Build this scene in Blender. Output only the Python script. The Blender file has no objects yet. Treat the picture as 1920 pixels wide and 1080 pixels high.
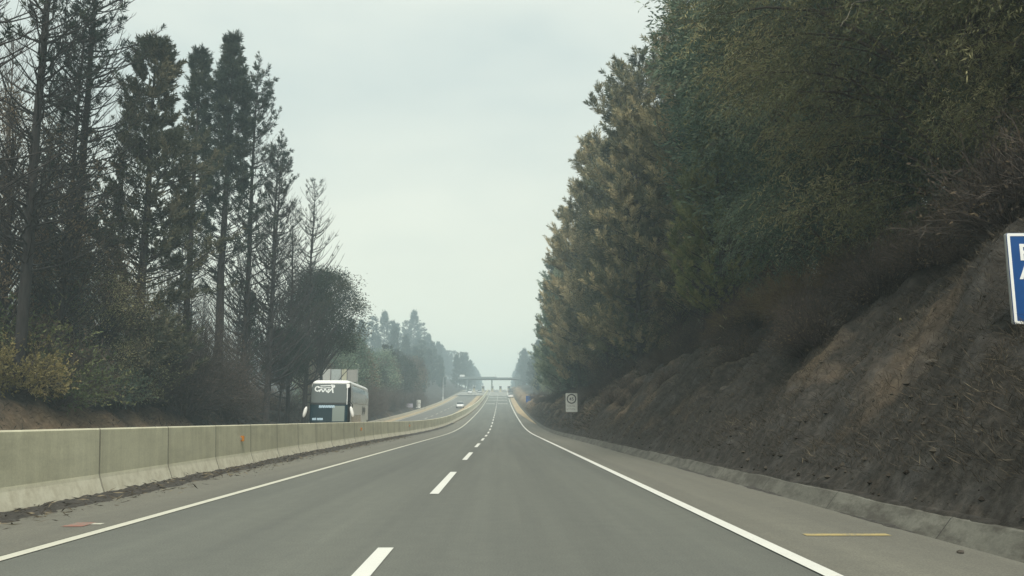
import bpy, bmesh, math, random
import numpy as np
from mathutils import Vector, Matrix

SC = bpy.context.scene
COL = SC.collection
R = math.radians

# ------------------------------------------------------------------ camera
cam = bpy.data.cameras.new('camera'); CAM = bpy.data.objects.new('camera', cam); COL.objects.link(CAM)
cam.sensor_width = 36.0; cam.lens = 30.0; cam.clip_start = 0.1; cam.clip_end = 6000
CAM.location = (0, 0, 1.22)
CAM.rotation_euler = (R(90 + 8.74), 0, R(-0.743))
SC.camera = CAM

# ------------------------------------------------------------------ sky, sun, exposure
SUN_EL, SUN_AZ = 50.0, 172.0        # azimuth clockwise from +Y (the road's direction)
W = bpy.data.worlds.new('World'); SC.world = W; W.use_nodes = True
nt = W.node_tree; nt.nodes.clear()
def wn(t, **k):
    n = nt.nodes.new(t)
    for a, b in k.items(): setattr(n, a, b)
    return n
sky = wn('ShaderNodeTexSky', sky_type='NISHITA', sun_disc=False)
sky.sun_elevation = R(SUN_EL); sky.sun_rotation = R(SUN_AZ); sky.dust_density = 4.0; sky.air_density = 1.0
tc = wn('ShaderNodeTexCoord'); mp = wn('ShaderNodeMapping'); mp.inputs['Scale'].default_value = (1.6, 1.6, 4.5)
no = wn('ShaderNodeTexNoise'); no.inputs['Scale'].default_value = 1.3; no.inputs['Detail'].default_value = 4; no.inputs['Roughness'].default_value = .5
cr = wn('ShaderNodeValToRGB')
cr.color_ramp.elements[0].position = .36; cr.color_ramp.elements[0].color = (6.9, 7.9, 7.6, 1)
cr.color_ramp.elements[1].position = .63; cr.color_ramp.elements[1].color = (9.0, 9.6, 8.7, 1)
mx = wn('ShaderNodeMix', data_type='RGBA'); mx.inputs[0].default_value = .93      # thick smoke and cloud over the clear sky
sp = wn('ShaderNodeSeparateXYZ')                                                    # the smoky layer glows brighter and creamier low down
hz = wn('ShaderNodeMapRange'); hz.inputs[1].default_value = 0.0; hz.inputs[2].default_value = .42; hz.inputs[3].default_value = 1.0; hz.inputs[4].default_value = 0.0
pw = wn('ShaderNodeMath', operation='POWER'); pw.inputs[1].default_value = 1.6
lo = wn('ShaderNodeMix', data_type='RGBA'); lo.inputs[7].default_value = (12.4, 11.9, 8.8, 1)
bg = wn('ShaderNodeBackground'); bg.inputs['Strength'].default_value = .080
out = wn('ShaderNodeOutputWorld')
L = nt.links.new
L(tc.outputs['Generated'], mp.inputs['Vector']); L(mp.outputs['Vector'], no.inputs['Vector']); L(no.outputs['Fac'], cr.inputs['Fac'])
L(tc.outputs['Generated'], sp.inputs[0]); L(sp.outputs['Z'], hz.inputs[0]); L(hz.outputs[0], pw.inputs[0]); L(pw.outputs[0], lo.inputs[0])
L(cr.outputs['Color'], lo.inputs[6]); L(sky.outputs['Color'], mx.inputs[6]); L(lo.outputs[2], mx.inputs[7])
L(mx.outputs[2], bg.inputs['Color']); L(bg.outputs[0], out.inputs['Surface'])

sl = bpy.data.lights.new('sun', 'SUN'); SUN = bpy.data.objects.new('sun', sl); COL.objects.link(SUN)
sl.energy = 3.4; sl.angle = R(18); sl.color = (1.0, .95, .86)
sd = Vector((math.sin(R(SUN_AZ)) * math.cos(R(SUN_EL)), math.cos(R(SUN_AZ)) * math.cos(R(SUN_EL)), math.sin(R(SUN_EL))))
SUN.rotation_euler = sd.to_track_quat('Z', 'Y').to_euler()

SC.view_settings.view_transform = 'Standard'; SC.view_settings.look = 'None'
SC.view_settings.exposure = 0.30; SC.view_settings.gamma = 1.0
cy = SC.cycles
cy.max_bounces = 8; cy.diffuse_bounces = 3; cy.glossy_bounces = 3; cy.transmission_bounces = 3
cy.volume_bounces = 4; cy.transparent_max_bounces = 8; cy.caustics_reflective = False; cy.caustics_refractive = False
cy.use_denoising = True

# ------------------------------------------------------------------ helpers
rng = np.random.default_rng(7)

def norm(v):
    return v / np.maximum(np.linalg.norm(v, axis=-1, keepdims=True), 1e-9)

_G = np.random.default_rng(99).random((256, 256))
def vnoise(x, y):
    x = np.asarray(x, float); y = np.asarray(y, float)
    xi = np.floor(x).astype(int); yi = np.floor(y).astype(int); fx = x - xi; fy = y - yi
    fx = fx * fx * (3 - 2 * fx); fy = fy * fy * (3 - 2 * fy)
    g = lambda a, b: _G[a % 256, b % 256]
    return (g(xi, yi) * (1 - fx) + g(xi + 1, yi) * fx) * (1 - fy) + (g(xi, yi + 1) * (1 - fx) + g(xi + 1, yi + 1) * fx) * fy - .5
def fbm(x, y, o=4):
    s = 0; a = 1.0
    for i in range(o):
        s = s + a * vnoise(x * 2 ** i + 17.3 * i, y * 2 ** i + 5.1 * i); a *= .5
    return s

class Acc:
    """collects vertices and faces (arrays) for ONE mesh object"""
    def __init__(s): s.v = []; s.q = []; s.t = []; s.a = []; s.n = 0
    def add(s, v, q=None, t=None, a=None):
        v = np.asarray(v, float).reshape(-1, 3)
        s.v.append(v)
        if q is not None and len(q): s.q.append(np.asarray(q, int).reshape(-1, 4) + s.n)
        if t is not None and len(t): s.t.append(np.asarray(t, int).reshape(-1, 3) + s.n)
        s.a.append(np.zeros(len(v)) if a is None else np.broadcast_to(np.asarray(a, float), (len(v),)))
        s.n += len(v); return s
    def tubes(s, P, Rd, sides=4, a=None, cap=False):
        P = np.asarray(P, float); Rd = np.asarray(Rd, float); N, K, _ = P.shape
        T = norm(np.gradient(P, axis=1))
        ref = np.where(np.abs(T[..., 2:3]) > .9, np.array([1., 0, 0]), np.array([0., 0, 1.]))
        A = norm(np.cross(T, ref)); B = np.cross(T, A)
        th = np.arange(sides) * 2 * np.pi / sides
        V = P[:, :, None, :] + Rd[:, :, None, None] * (np.cos(th)[:, None] * A[:, :, None, :] + np.sin(th)[:, None] * B[:, :, None, :])
        i = np.arange(N * K * sides).reshape(N, K, sides); j = np.roll(i, -1, 2)
        q = np.stack([i[:, :-1], j[:, :-1], j[:, 1:], i[:, 1:]], -1).reshape(-1, 4)
        if cap:
            t = []
            for n in range(N):
                for k in range(1, sides - 1):
                    t += [(i[n, 0, 0], i[n, 0, k + 1], i[n, 0, k]), (i[n, -1, 0], i[n, -1, k], i[n, -1, k + 1])]
        else: t = None
        av = None if a is None else np.repeat(np.asarray(a, float), K * sides)
        return s.add(V.reshape(-1, 3), q, t, av)
    def leaves(s, c, d, l, w, a=None, r=None):
        """diamond blades: base c, direction d, length l, width w"""
        r = r or rng; c = np.asarray(c); d = norm(np.asarray(d)); N = len(c)
        side = norm(np.cross(d, r.normal(size=(N, 3))))
        l = np.broadcast_to(l, (N,))[:, None]; w = np.broadcast_to(w, (N,))[:, None]
        m = c + d * l * .45
        V = np.stack([c, m + side * w / 2, c + d * l, m - side * w / 2], 1)
        i = np.arange(N * 4).reshape(N, 4)
        return s.add(V.reshape(-1, 3), i, None, None if a is None else np.repeat(a, 4))
    def box(s, lo, hi, a=None):
        x0, y0, z0 = lo; x1, y1, z1 = hi
        v = [(x0, y0, z0), (x1, y0, z0), (x1, y1, z0), (x0, y1, z0), (x0, y0, z1), (x1, y0, z1), (x1, y1, z1), (x0, y1, z1)]
        return s.add(v, [(0, 3, 2, 1), (4, 5, 6, 7), (0, 1, 5, 4), (1, 2, 6, 5), (2, 3, 7, 6), (3, 0, 4, 7)], None, a)
    def grid(s, P, a=None, flip=False):
        P = np.asarray(P, float); n, m, _ = P.shape
        i = np.arange(n * m).reshape(n, m)
        q = np.stack([i[:-1, :-1], i[:-1, 1:], i[1:, 1:], i[1:, :-1]], -1).reshape(-1, 4)
        if flip: q = q[:, ::-1]
        return s.add(P.reshape(-1, 3), q, None, None if a is None else np.asarray(a).reshape(-1))
    def mesh(s, name, mat, smooth=False):
        me = bpy.data.meshes.new(name)
        v = np.concatenate(s.v); q = np.concatenate(s.q) if s.q else np.zeros((0, 4), int); t = np.concatenate(s.t) if s.t else np.zeros((0, 3), int)
        me.vertices.add(len(v)); me.vertices.foreach_set('co', v.ravel().astype(np.float32))
        nl = len(q) * 4 + len(t) * 3; me.loops.add(nl); me.loops.foreach_set('vertex_index', np.concatenate([q.ravel(), t.ravel()]).astype(np.int32))
        me.polygons.add(len(q) + len(t))
        me.polygons.foreach_set('loop_start', np.concatenate([np.arange(len(q)) * 4, len(q) * 4 + np.arange(len(t)) * 3]).astype(np.int32))
        me.polygons.foreach_set('use_smooth', np.full(len(q) + len(t), bool(smooth)))
        at = me.attributes.new('tint', 'FLOAT', 'POINT'); at.data.foreach_set('value', np.concatenate(s.a).astype(np.float32))
        me.update(calc_edges=True); me.validate()
        if mat: me.materials.append(mat)
        return me

def link(name, me, parent=None, kind=None):
    o = bpy.data.objects.new(name, me); COL.objects.link(o)
    if parent: o.parent = parent
    if kind: o['kind'] = kind
    return o
def thing(name, label, cat, loc=(0, 0, 0), rz=0, group=None):
    o = bpy.data.objects.new(name, None); COL.objects.link(o); o.empty_display_size = .2
    o.location = loc; o.rotation_euler = (0, 0, rz); o['label'] = label; o['category'] = cat
    if group: o['group'] = group
    return o
def tag(o, label, cat, group=None):
    o['label'] = label; o['category'] = cat
    if group: o['group'] = group
    return o
def copy_tree(o, parent=None):
    c = o.copy(); COL.objects.link(c)
    if parent: c.parent = parent
    for ch in o.children: copy_tree(ch, c)
    return c
def bm_part(name, bm, mat, parent=None, bevel=0, smooth=False):
    if bevel: bmesh.ops.bevel(bm, geom=list(bm.edges), offset=bevel, segments=2, affect='EDGES', clamp_overlap=True)
    me = bpy.data.meshes.new(name); bm.to_mesh(me); bm.free(); me.materials.append(mat)
    if smooth:
        for p in me.polygons: p.use_smooth = True
    return link(name, me, parent)
def bm_box(bm, lo, hi):
    m = Matrix.Translation([(a + b) / 2 for a, b in zip(lo, hi)]) @ Matrix.Diagonal([b - a for a, b in zip(lo, hi)] + [1])
    bmesh.ops.create_cube(bm, size=1, matrix=m); return bm
def bm_cyl(bm, p0, p1, r, seg=16, r2=None):
    p0 = Vector(p0); p1 = Vector(p1); d = p1 - p0
    m = Matrix.Translation((p0 + p1) / 2) @ d.to_track_quat('Z', 'Y').to_matrix().to_4x4()
    bmesh.ops.create_cone(bm, cap_ends=True, segments=seg, radius1=r, radius2=r if r2 is None else r2, depth=d.length, matrix=m); return bm
def text_mesh(name, body, size, mat, parent, loc, rot, offset=0, extrude=.002, shear=0, align='LEFT'):
    cu = bpy.data.curves.new(name, 'FONT'); cu.body = body; cu.size = size; cu.offset = offset; cu.extrude = extrude; cu.shear = shear; cu.align_x = align
    tmp = bpy.data.objects.new(name, cu); COL.objects.link(tmp)
    me = bpy.data.meshes.new_from_object(tmp.evaluated_get(bpy.context.evaluated_depsgraph_get()))
    COL.objects.unlink(tmp); bpy.data.objects.remove(tmp)
    me.materials.clear(); me.materials.append(mat)
    o = link(name, me, parent); o.location = loc; o.rotation_euler = rot; return o

# ------------------------------------------------------------------ materials
class Mat:
    def __init__(s, name):
        s.m = bpy.data.materials.new(name); s.m.use_nodes = True; s.t = s.m.node_tree; s.p = s.t.nodes['Principled BSDF']; s.o = s.t.nodes['Material Output']
    def n(s, ty, **k):
        n = s.t.nodes.new(ty)
        for a, b in k.items(): setattr(n, a, b)
        return n
    def l(s, a, b): s.t.links.new(a, b)
    def set(s, i, v): s.p.inputs[i].default_value = v
    def noise(s, scale, detail=4, rough=.55, vec=None, stretch=None):
        n = s.n('ShaderNodeTexNoise'); n.inputs['Scale'].default_value = scale; n.inputs['Detail'].default_value = detail; n.inputs['Roughness'].default_value = rough
        if vec is None:
            g = s.n('ShaderNodeNewGeometry'); vec = g.outputs['Position']
        if stretch:
            mp = s.n('ShaderNodeMapping'); mp.inputs['Scale'].default_value = stretch; s.l(vec, mp.inputs['Vector']); vec = mp.outputs['Vector']
        s.l(vec, n.inputs['Vector']); return n.outputs['Fac']
    def ramp(s, fac, stops):
        r = s.n('ShaderNodeValToRGB'); e = r.color_ramp.elements
        while len(e) < len(stops): e.new(.5)
        for k, (p, c) in zip(e, stops): k.position = p; k.color = (*c, 1) if len(c) == 3 else c
        s.l(fac, r.inputs['Fac']); return r.outputs['Color']
    def mix(s, fac, a, b, mode='MIX'):
        m = s.n('ShaderNodeMix', data_type='RGBA', blend_type=mode)
        for i, v in ((0, fac), (6, a), (7, b)):
            if isinstance(v, (int, float)): m.inputs[i].default_value = v
            elif isinstance(v, tuple): m.inputs[i].default_value = (*v, 1)
            else: s.l(v, m.inputs[i])
        return m.outputs[2]
    def math(s, op, a, b):
        m = s.n('ShaderNodeMath', operation=op)
        for i, v in ((0, a), (1, b)):
            if isinstance(v, (int, float)): m.inputs[i].default_value = v
            else: s.l(v, m.inputs[i])
        return m.outputs[0]
    def attr(s, name='tint'):
        a = s.n('ShaderNodeAttribute', attribute_name=name); return a.outputs['Fac']
    def bump(s, fac, strength=.3, dist=.02):
        b = s.n('ShaderNodeBump'); b.inputs['Strength'].default_value = strength; b.inputs['Distance'].default_value = dist
        s.l(fac, b.inputs['Height']); s.l(b.outputs[0], s.p.inputs['Normal'])
    def col(s, c): s.l(c, s.p.inputs['Base Color'])

def plain(name, c, rough=.6, metal=0, spec=.5, vary=.12, scale=6):
    m = Mat(name); n = m.noise(scale, 3)
    lo = tuple(x * (1 - vary) for x in c); hi = tuple(min(1, x * (1 + vary)) for x in c)
    m.col(m.ramp(n, [(.3, lo), (.7, hi)])); m.set('Roughness', rough); m.set('Metallic', metal); m.set('Specular IOR Level', spec)
    return m.m

def foliage(name, stops, trans=.3, shift=.42, k=2.7):
    m = Mat(name); stops = [(p, tuple(min(.9, v * k) for v in c)) for p, c in stops]
    oi = m.n('ShaderNodeObjectInfo')
    f = m.math('ADD', m.attr(), m.math('MULTIPLY', m.math('SUBTRACT', oi.outputs['Random'], .5), shift))
    c = m.ramp(f, stops)
    d = m.n('ShaderNodeBsdfDiffuse'); t = m.n('ShaderNodeBsdfTranslucent'); x = m.n('ShaderNodeMixShader'); x.inputs[0].default_value = trans
    m.l(c, d.inputs[0]); m.l(c, t.inputs[0]); m.l(d.outputs[0], x.inputs[1]); m.l(t.outputs[0], x.inputs[2]); m.l(x.outputs[0], m.o.inputs['Surface'])
    m.t.nodes.remove(m.p); return m.m

F_TAN = foliage('scorched tan needles', [(0, (.030, .038, .026)), (.35, (.070, .071, .044)), (.7, (.145, .128, .078)), (1, (.23, .195, .12))])
F_GREY = foliage('ashy green needles', [(0, (.022, .036, .026)), (.5, (.055, .075, .052)), (1, (.125, .14, .095))], k=3.0)
F_OLIVE = foliage('dry olive leaves', [(0, (.026, .030, .017)), (.5, (.066, .067, .036)), (1, (.14, .13, .072))], k=3.3)
F_DUSK = foliage('singed grey olive needles', [(0, (.026, .032, .022)), (.5, (.060, .062, .042)), (1, (.12, .108, .07))], k=1.9)
F_DARK = foliage('dark pine needles', [(0, (.014, .022, .018)), (.5, (.028, .040, .030)), (1, (.06, .062, .04))], k=1.6)
F_BROWN = foliage('singed brown leaves', k=2.1, stops=[(0, (.028, .024, .018)), (.5, (.062, .050, .036)), (1, (.11, .085, .055))])
F_GREEN = foliage('living green leaves', k=2.3, stops=[(0, (.03, .045, .02)), (.5, (.07, .085, .04)), (1, (.14, .14, .065))])
F_YELLOW = foliage('yellowed leaves', k=2.4, stops=[(0, (.06, .055, .02)), (.5, (.13, .11, .045)), (1, (.2, .17, .08))])
F_TWIG = foliage('burnt grey brown twigs', [(0, (.03, .027, .024)), (.5, (.062, .053, .046)), (1, (.11, .092, .078))], .05, k=1.35)
F_GORSE = foliage('scorched brown gorse twigs', [(0, (.04, .032, .02)), (.5, (.085, .064, .037)), (1, (.13, .10, .06))], .1, k=1.8)
F_PALE = foliage('pale dry leaves', [(0, (.22, .19, .10)), (.5, (.42, .38, .24)), (1, (.65, .62, .46))], .3, k=1)
F_GROUND = foliage('dry burnt ground litter', [(0, (.022, .019, .015)), (.55, (.062, .055, .044)), (.85, (.12, .102, .073)), (1, (.22, .19, .13))], .05, k=1.1)
def bark(name, a, b):
    m = Mat(name); n = m.noise(3, 5, .7, None, (4, 4, .6)); m.col(m.ramp(n, [(.3, a), (.72, b)])); m.set('Roughness', .95); m.bump(n, .5, .03); return m.m
B_BURNT = bark('charred bark', (.016, .015, .015), (.052, .046, .042))
B_GREY = bark('grey ashen bark', (.05, .045, .04), (.14, .125, .11))
B_BROWN = bark('brown bark', (.03, .024, .018), (.09, .07, .052))

# ------------------------------------------------------------------ road profile and terrain
_sy = np.array([-60, 65, 110, 200, 293, 370, 450, 600, 900, 1600.]); _ss = np.array([0, 0, .03, .043, .056, .058, .03, .012, .008, .002])
_Y = np.linspace(-60, 1600, 3321); _S = np.interp(_Y, _sy, _ss); _Z = np.concatenate([[0], np.cumsum((_S[1:] + _S[:-1]) / 2 * .5)])
def prof(y): return np.interp(y, _Y, _Z)
def barrier_x(y): return np.interp(y, [-40, 0, 14, 30, 45, 75, 104, 150, 207, 380], [-5.9, -6.05, -6.28, -6.75, -6.95, -6.85, -6.25, -5.75, -5.5, -5.3])

def ground(x, y):
    x = np.asarray(x, float); y = np.asarray(y, float)
    z = np.full(np.broadcast(x, y).shape, -.06)
    # right: concrete edge, then the cut bank
    top = np.interp(y, [-40, 0, 25, 45, 65, 90, 120, 160, 200, 300, 500], [5.6, 5.6, 5.9, 5.9, 5.2, 4.2, 3.2, 2.2, 1.6, 1.2, 1.5])
    s = np.maximum(x - 4.74, 0)
    gul = fbm(y * .42 + 2.6 * fbm(y * .12, x * .3, 2) - x * .12, x * .07 + 3, 3)           # gullies down the slope
    bank = top * (1 - np.exp(-s * 1.22 / top)) + .16 * np.minimum(s, 60) * np.interp(y, [0, 100, 250], [1, 1, .35])
    amp = np.clip(s / 1.6, 0, 1)
    b = .24 + bank + amp * (gul * .95 + fbm(x * .9, y * .9, 4) * .5 + fbm(x * 3.1, y * 3.1, 3) * .15) + (1 - amp) * fbm(x * 4, y * 1.6, 3) * .15
    b = b - .35 * np.exp(-((x - 7.0) / 1.3) ** 2 - ((y - 10.0) / 2.2) ** 2)
    z = np.where(x > 4.67, b, z)
    # left: the lower carriageway, then its bank
    dr = np.clip((-x - 6.9) / 1.2, 0, 1); z = np.where(x < -6.9, -.06 - .3 * dr, z)
    tl = np.interp(y, [-40, 20, 36, 50, 70, 95, 150, 300], [4.4, 4.4, 4.0, 3.5, 2.4, 1.4, .9, .8])
    s2 = np.maximum(-x - 17.6, 0); amp2 = np.clip(s2 / 1.5, 0, 1)
    lb = -.36 + tl * (1 - np.exp(-s2 * 1.35 / tl)) + .085 * np.minimum(s2, 40) + amp2 * (fbm(x * .5, y * .5, 4) * .6 + fbm(x * 2.4, y * 2.4, 3) * .2)
    z = np.where(x < -17.6, lb, z)
    hill = np.clip((-x - 19) / 24, 0, 1) ** 1.3 * np.interp(y, [250, 330, 430, 600, 800], [0, 6, 11, 11, 6])     # low hill left of the toll plaza
    return z + hill + prof(y)

def stations(segs):
    o = []
    for a, b, st in segs: o += list(np.arange(a, b, st))
    return np.array(o)
gx = stations([(-700, -200, 80), (-200, -80, 20), (-80, -40, 4), (-40, -24, 1), (-24, -17.6, .32), (-17.6, -8, 2.4), (-8, -6.2, .45), (-6.2, 3.5, 2.4), (4.64, 4.65, 1), (4.69, 5.3, .08), (5.3, 11, .2), (11, 16, .5), (16, 40, 2), (40, 80, 5), (80, 200, 20), (200, 760, 80)])
gy = stations([(-60, -6, 3), (-6, 60, .3), (60, 110, .6), (110, 220, 1.5), (220, 420, 4), (420, 1000, 14), (1000, 1601, 60)])
GX, GY = np.meshgrid(gx, gy)
m = Mat('burnt soil'); pos = m.n('ShaderNodeNewGeometry').outputs['Position']
big = m.noise(.35, 5, .6, pos); fine = m.noise(5, 6, .7, pos); mid = m.noise(1.3, 5, .65, pos)
dark = m.ramp(fine, [(.25, (.020, .018, .015)), (.5, (.048, .044, .038)), (.75, (.09, .081, .067))])
earth = m.ramp(fine, [(.25, (.11, .08, .05)), (.55, (.22, .162, .105)), (.8, (.34, .255, .17))])
ash = m.ramp(fine, [(.3, (.05, .048, .045)), (.7, (.12, .115, .105))])
c = m.mix(m.ramp(mid, [(.5, (0, 0, 0)), (.72, (.8, .8, .8))]), dark, ash)
tz = m.attr('tint')
fac = m.math('ADD', tz, m.math('MULTIPLY', m.math('SUBTRACT', big, .5), 1.5))
c = m.mix(m.ramp(fac, [(.35, (0, 0, 0)), (.75, (1, 1, 1))]), c, earth)
m.col(c); m.set('Roughness', 1); m.set('Specular IOR Level', .1); m.bump(m.noise(9, 6, .75, pos), .9, .06)
M_SOIL = m.m
# where bare reddish earth lies: the foot of the left bank, the median, the far right shoulder, streaks low on the right bank
tint = np.zeros(GX.shape)
tint = np.where(GX < -17.6, np.clip(1.15 - (-GX - 17.6) / 3.4, 0, 1) * np.interp(GY, [0, 45, 60, 80], [1, .8, .5, .3]), tint)
tint = np.where((GX > -17.6) & (GX < -5), .85, tint)
tint = np.where(GX > 4.6, np.clip(.62 - np.abs(GX - 6.6) * .16, 0, 1) * np.interp(GY, [0, 12, 30, 60, 130, 170], [.38, .46, .68, .85, .95, 1.4]), tint)
g = Acc().grid(np.stack([GX, GY, ground(GX, GY)], -1), tint).mesh('ground', M_SOIL, True)
link('ground', g, None, 'structure')

# ------------------------------------------------------------------ road surfaces
def strip(name, x0, x1, dz, ys, mat, nx=2, x0f=None, x1f=None, zf=None):
    t = np.linspace(0, 1, nx); a = np.full(len(ys), x0) if x0f is None else x0f(ys); b = np.full(len(ys), x1) if x1f is None else x1f(ys)
    X = a[:, None] * (1 - t) + b[:, None] * t; Y = np.repeat(ys[:, None], nx, 1); Z = prof(Y) + dz
    if zf is not None: Z = Z + zf(X, Y)
    return link(name, Acc().grid(np.stack([X, Y, Z], -1)).mesh(name, mat), None, 'structure')
ry = stations([(-30, 60, 3), (60, 460, 3), (460, 1100, 20)])
def asphalt(name, base, warm, wheel=True):
    m = Mat(name); pos = m.n('ShaderNodeNewGeometry').outputs['Position']
    sp = m.noise(55, 3, .8, pos); bl = m.noise(.5, 4, .6, pos, (1, .12, 1)); st = m.noise(1.6, 4, .6, pos, (1.6, .02, 1)); md = m.noise(4, 4, .6, pos)
    k = base
    c = m.ramp(sp, [(.25, (k * .6, k * .6, k * .58)), (.5, (k, k, k * .96)), (.8, (k * 1.55, k * 1.55, k * 1.47))])
    c = m.mix(.6, c, m.ramp(bl, [(.3, (.84, .84, .85)), (.7, (1.13, 1.12, 1.07))]), 'MULTIPLY')
    c = m.mix(.7, c, m.ramp(st, [(.3, (.85, .85, .86)), (.7, (1.12, 1.12, 1.1))]), 'MULTIPLY')
    c = m.mix(.5, c, m.ramp(md, [(.35, (.9, .9, .9)), (.7, (1.1, 1.1, 1.08))]), 'MULTIPLY')
    c = m.mix(1, c, warm, 'MULTIPLY')
    sx = m.n('ShaderNodeSeparateXYZ'); m.l(pos, sx.inputs[0])
    w = m.math('COSINE', m.math('MULTIPLY', m.math('ADD', sx.outputs['X'], m.math('MULTIPLY', md, .12)), 3.5), 0)      # faint polished wheel tracks
    c = m.mix(.55, c, m.ramp(m.math('ADD', m.math('MULTIPLY', w, .5), .5), [(0, (.93, .93, .93)), (1, (1.06, 1.06, 1.05))]), 'MULTIPLY')
    oil = m.noise(.9, 5, .7, pos, (1.3, .22, 1)); c = m.mix(m.ramp(oil, [(.62, (0, 0, 0)), (.74, (.35, .35, .35))]), c, (k * .6, k * .6, k * .6))
    m.col(c); m.set('Roughness', .82); m.set('Specular IOR Level', .35); m.bump(sp, .35, .006); return m.m
M_ASPH = asphalt('worn asphalt', .131, (.965, 1.01, .935)); M_SHOULD = asphalt('dusty pale shoulder', .155, (1.0, .98, .86)); M_OPP = asphalt('grey far carriageway', .14, (1, .99, .95))
strip('road', -6.5, 4.5, 0.0, ry, M_ASPH, 6, x0f=lambda y: barrier_x(y) + .2)
strip('road_shoulder', 2.66, 4.5, .004, ry, M_SHOULD, 3)
strip('road_shoulder', -6.2, -4.5, .004, ry, M_SHOULD, 3, x0f=lambda y: barrier_x(y) + .22)
strip('carriageway', -16.9, -8.4, -.3, ry, M_OPP, 5)
def paint(name, c, wear=.36, under=(.16, .16, .145)):
    m = Mat(name); n = m.noise(30, 5, .75); b = m.noise(2.2, 4, .6)
    f = m.math('ADD', m.math('MULTIPLY', n, .6), m.math('MULTIPLY', b, .4))
    m.col(m.ramp(f, [(wear - .03, under), (wear + .03, tuple(x * .88 for x in c)), (.72, c)])); m.set('Roughness', .7); return m.m
M_WHITE = paint('white road paint', (.72, .72, .66)); M_YEL = paint('worn yellow paint', (.46, .37, .16), .47, (.2, .195, .165)); M_RED = paint('faded red paint', (.33, .15, .11), .5, (.2, .195, .165)); M_CREAM = paint('dusty white road paint', (.60, .59, .49))
yl = stations([(-20, 440, 3)])
strip('road_marking', -4.47, -4.33, .008, yl, M_CREAM)
strip('road_marking', 2.53, 2.68, .012, yl, M_WHITE)
strip('road_marking', -8.75, -8.6, -.29, yl, M_CREAM)
strip('road_marking', -15.7, -15.55, -.29, yl, M_CREAM)
k = 8.45 - 5.9
while k < 330:
    strip('road_marking', -1.17, -1.02, .008, np.linspace(k, k + 5.9, 4), M_WHITE); k += 11.85
for k in range(14): strip('road_marking', -12.2, -12.08, -.29, np.linspace(90 + k * 12, 95 + k * 12, 3), M_WHITE)
for y0, xa, xb in ((228, -3.9, -1.6), (228, -.8, 1.8), (262, -3.9, 1.9), (288, -3.9, 1.9), (312, -3.9, 1.9)):
    strip('road_marking', xa, xb, .009, np.linspace(y0, y0 + 2.2, 2), M_WHITE)
strip('road_marking', 3.22, 4.12, .010, np.linspace(9.22, 9.38, 2), M_YEL, 2)
strip('road_marking', -5.02, -4.78, .010, np.linspace(10.1, 10.5, 2), M_RED, 2)
strip('road_marking', -4.78, -4.66, .010, np.linspace(10.3, 10.42, 2), M_CREAM, 2)

# sloped concrete edge on the right, in cast lengths
m = Mat('dirty concrete edge'); pos = m.n('ShaderNodeNewGeometry').outputs['Position']
a = m.noise(1.2, 5, .65, pos, (1, .5, 1)); b = m.noise(22, 4, .7, pos); j = m.n('ShaderNodeSeparateXYZ'); m.l(pos, j.inputs[0])
jm = m.math('LESS_THAN', m.math('FRACT', m.math('DIVIDE', j.outputs['Y'], 3.0), 0), .006)
c = m.mix(.45, m.ramp(a, [(.3, (.085, .083, .068)), (.65, (.165, .162, .135))]), m.ramp(b, [(.3, (.6, .6, .6)), (.7, (1.25, 1.25, 1.2))]), 'MULTIPLY')
dn = m.noise(2.6, 6, .75, pos, (1, .6, 1.6)); c = m.mix(m.ramp(dn, [(.42, (0, 0, 0)), (.6, (.8, .8, .8))]), c, (.052, .046, .036)); m.col(m.mix(jm, c, (.035, .032, .028))); m.set('Roughness', .9); m.bump(b, .4, .01); M_KERB = m.m
ky = stations([(-20, 70, .5), (70, 250, 2)])
kp = np.array([(4.47, .0), (4.50, .03), (4.65, .215), (4.68, .23), (4.78, .2), (4.80, -.1)])
KX = np.repeat(kp[None, :, 0], len(ky), 0) + fbm(ky * .6, ky * 0 + 3, 2)[:, None] * .02; KZ = kp[None, :, 1] + prof(ky)[:, None] + fbm(ky * 1.3, ky * 0 + 8, 3)[:, None] * .015 * (kp[None, :, 1] > .1)
link('kerb', Acc().grid(np.stack([KX, np.repeat(ky[:, None], len(kp), 1), KZ], -1)).mesh('kerb', M_KERB), None, 'structure')
# edge of the far carriageway
M_PALE = plain('pale concrete', (.42, .39, .31), .9)
oy = stations([(-20, 420, 4)])
op = np.array([(-17.45, -.45), (-17.4, .12), (-17.2, .12), (-17.1, -.3)])
link('kerb', Acc().grid(np.stack([np.repeat(op[None, :, 0], len(oy), 0), np.repeat(oy[:, None], 4, 1), op[None, :, 1] + prof(oy)[:, None]], -1)).mesh('kerb', M_PALE), None, 'structure')

# ------------------------------------------------------------------ concrete median barrier (one long cast wall)
m = Mat('weathered barrier concrete'); pos = m.n('ShaderNodeNewGeometry').outputs['Position']
a = m.noise(.9, 5, .6, pos, (1, .5, 1)); st = m.noise(3.2, 5, .7, pos, (1, 1, .1)); b = m.noise(28, 4, .7, pos); bl = m.noise(5, 5, .7, pos)
c = m.ramp(a, [(.3, (.58, .56, .41)), (.7, (.74, .72, .54))])
c = m.mix(.65, c, m.ramp(st, [(.28, (.76, .76, .74)), (.62, (1.06, 1.06, 1.05))]), 'MULTIPLY')
c = m.mix(.4, c, m.ramp(b, [(.3, (.75, .75, .75)), (.7, (1.15, 1.15, 1.15))]), 'MULTIPLY')
foot = m.attr('tint')
c = m.mix(foot, c, m.mix(m.ramp(bl, [(.4, (0, 0, 0)), (.68, (.9, .9, .9))]), (.66, .64, .51), (.46, .43, .32)))
sy = m.n('ShaderNodeSeparateXYZ'); m.l(pos, sy.inputs[0])
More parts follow.
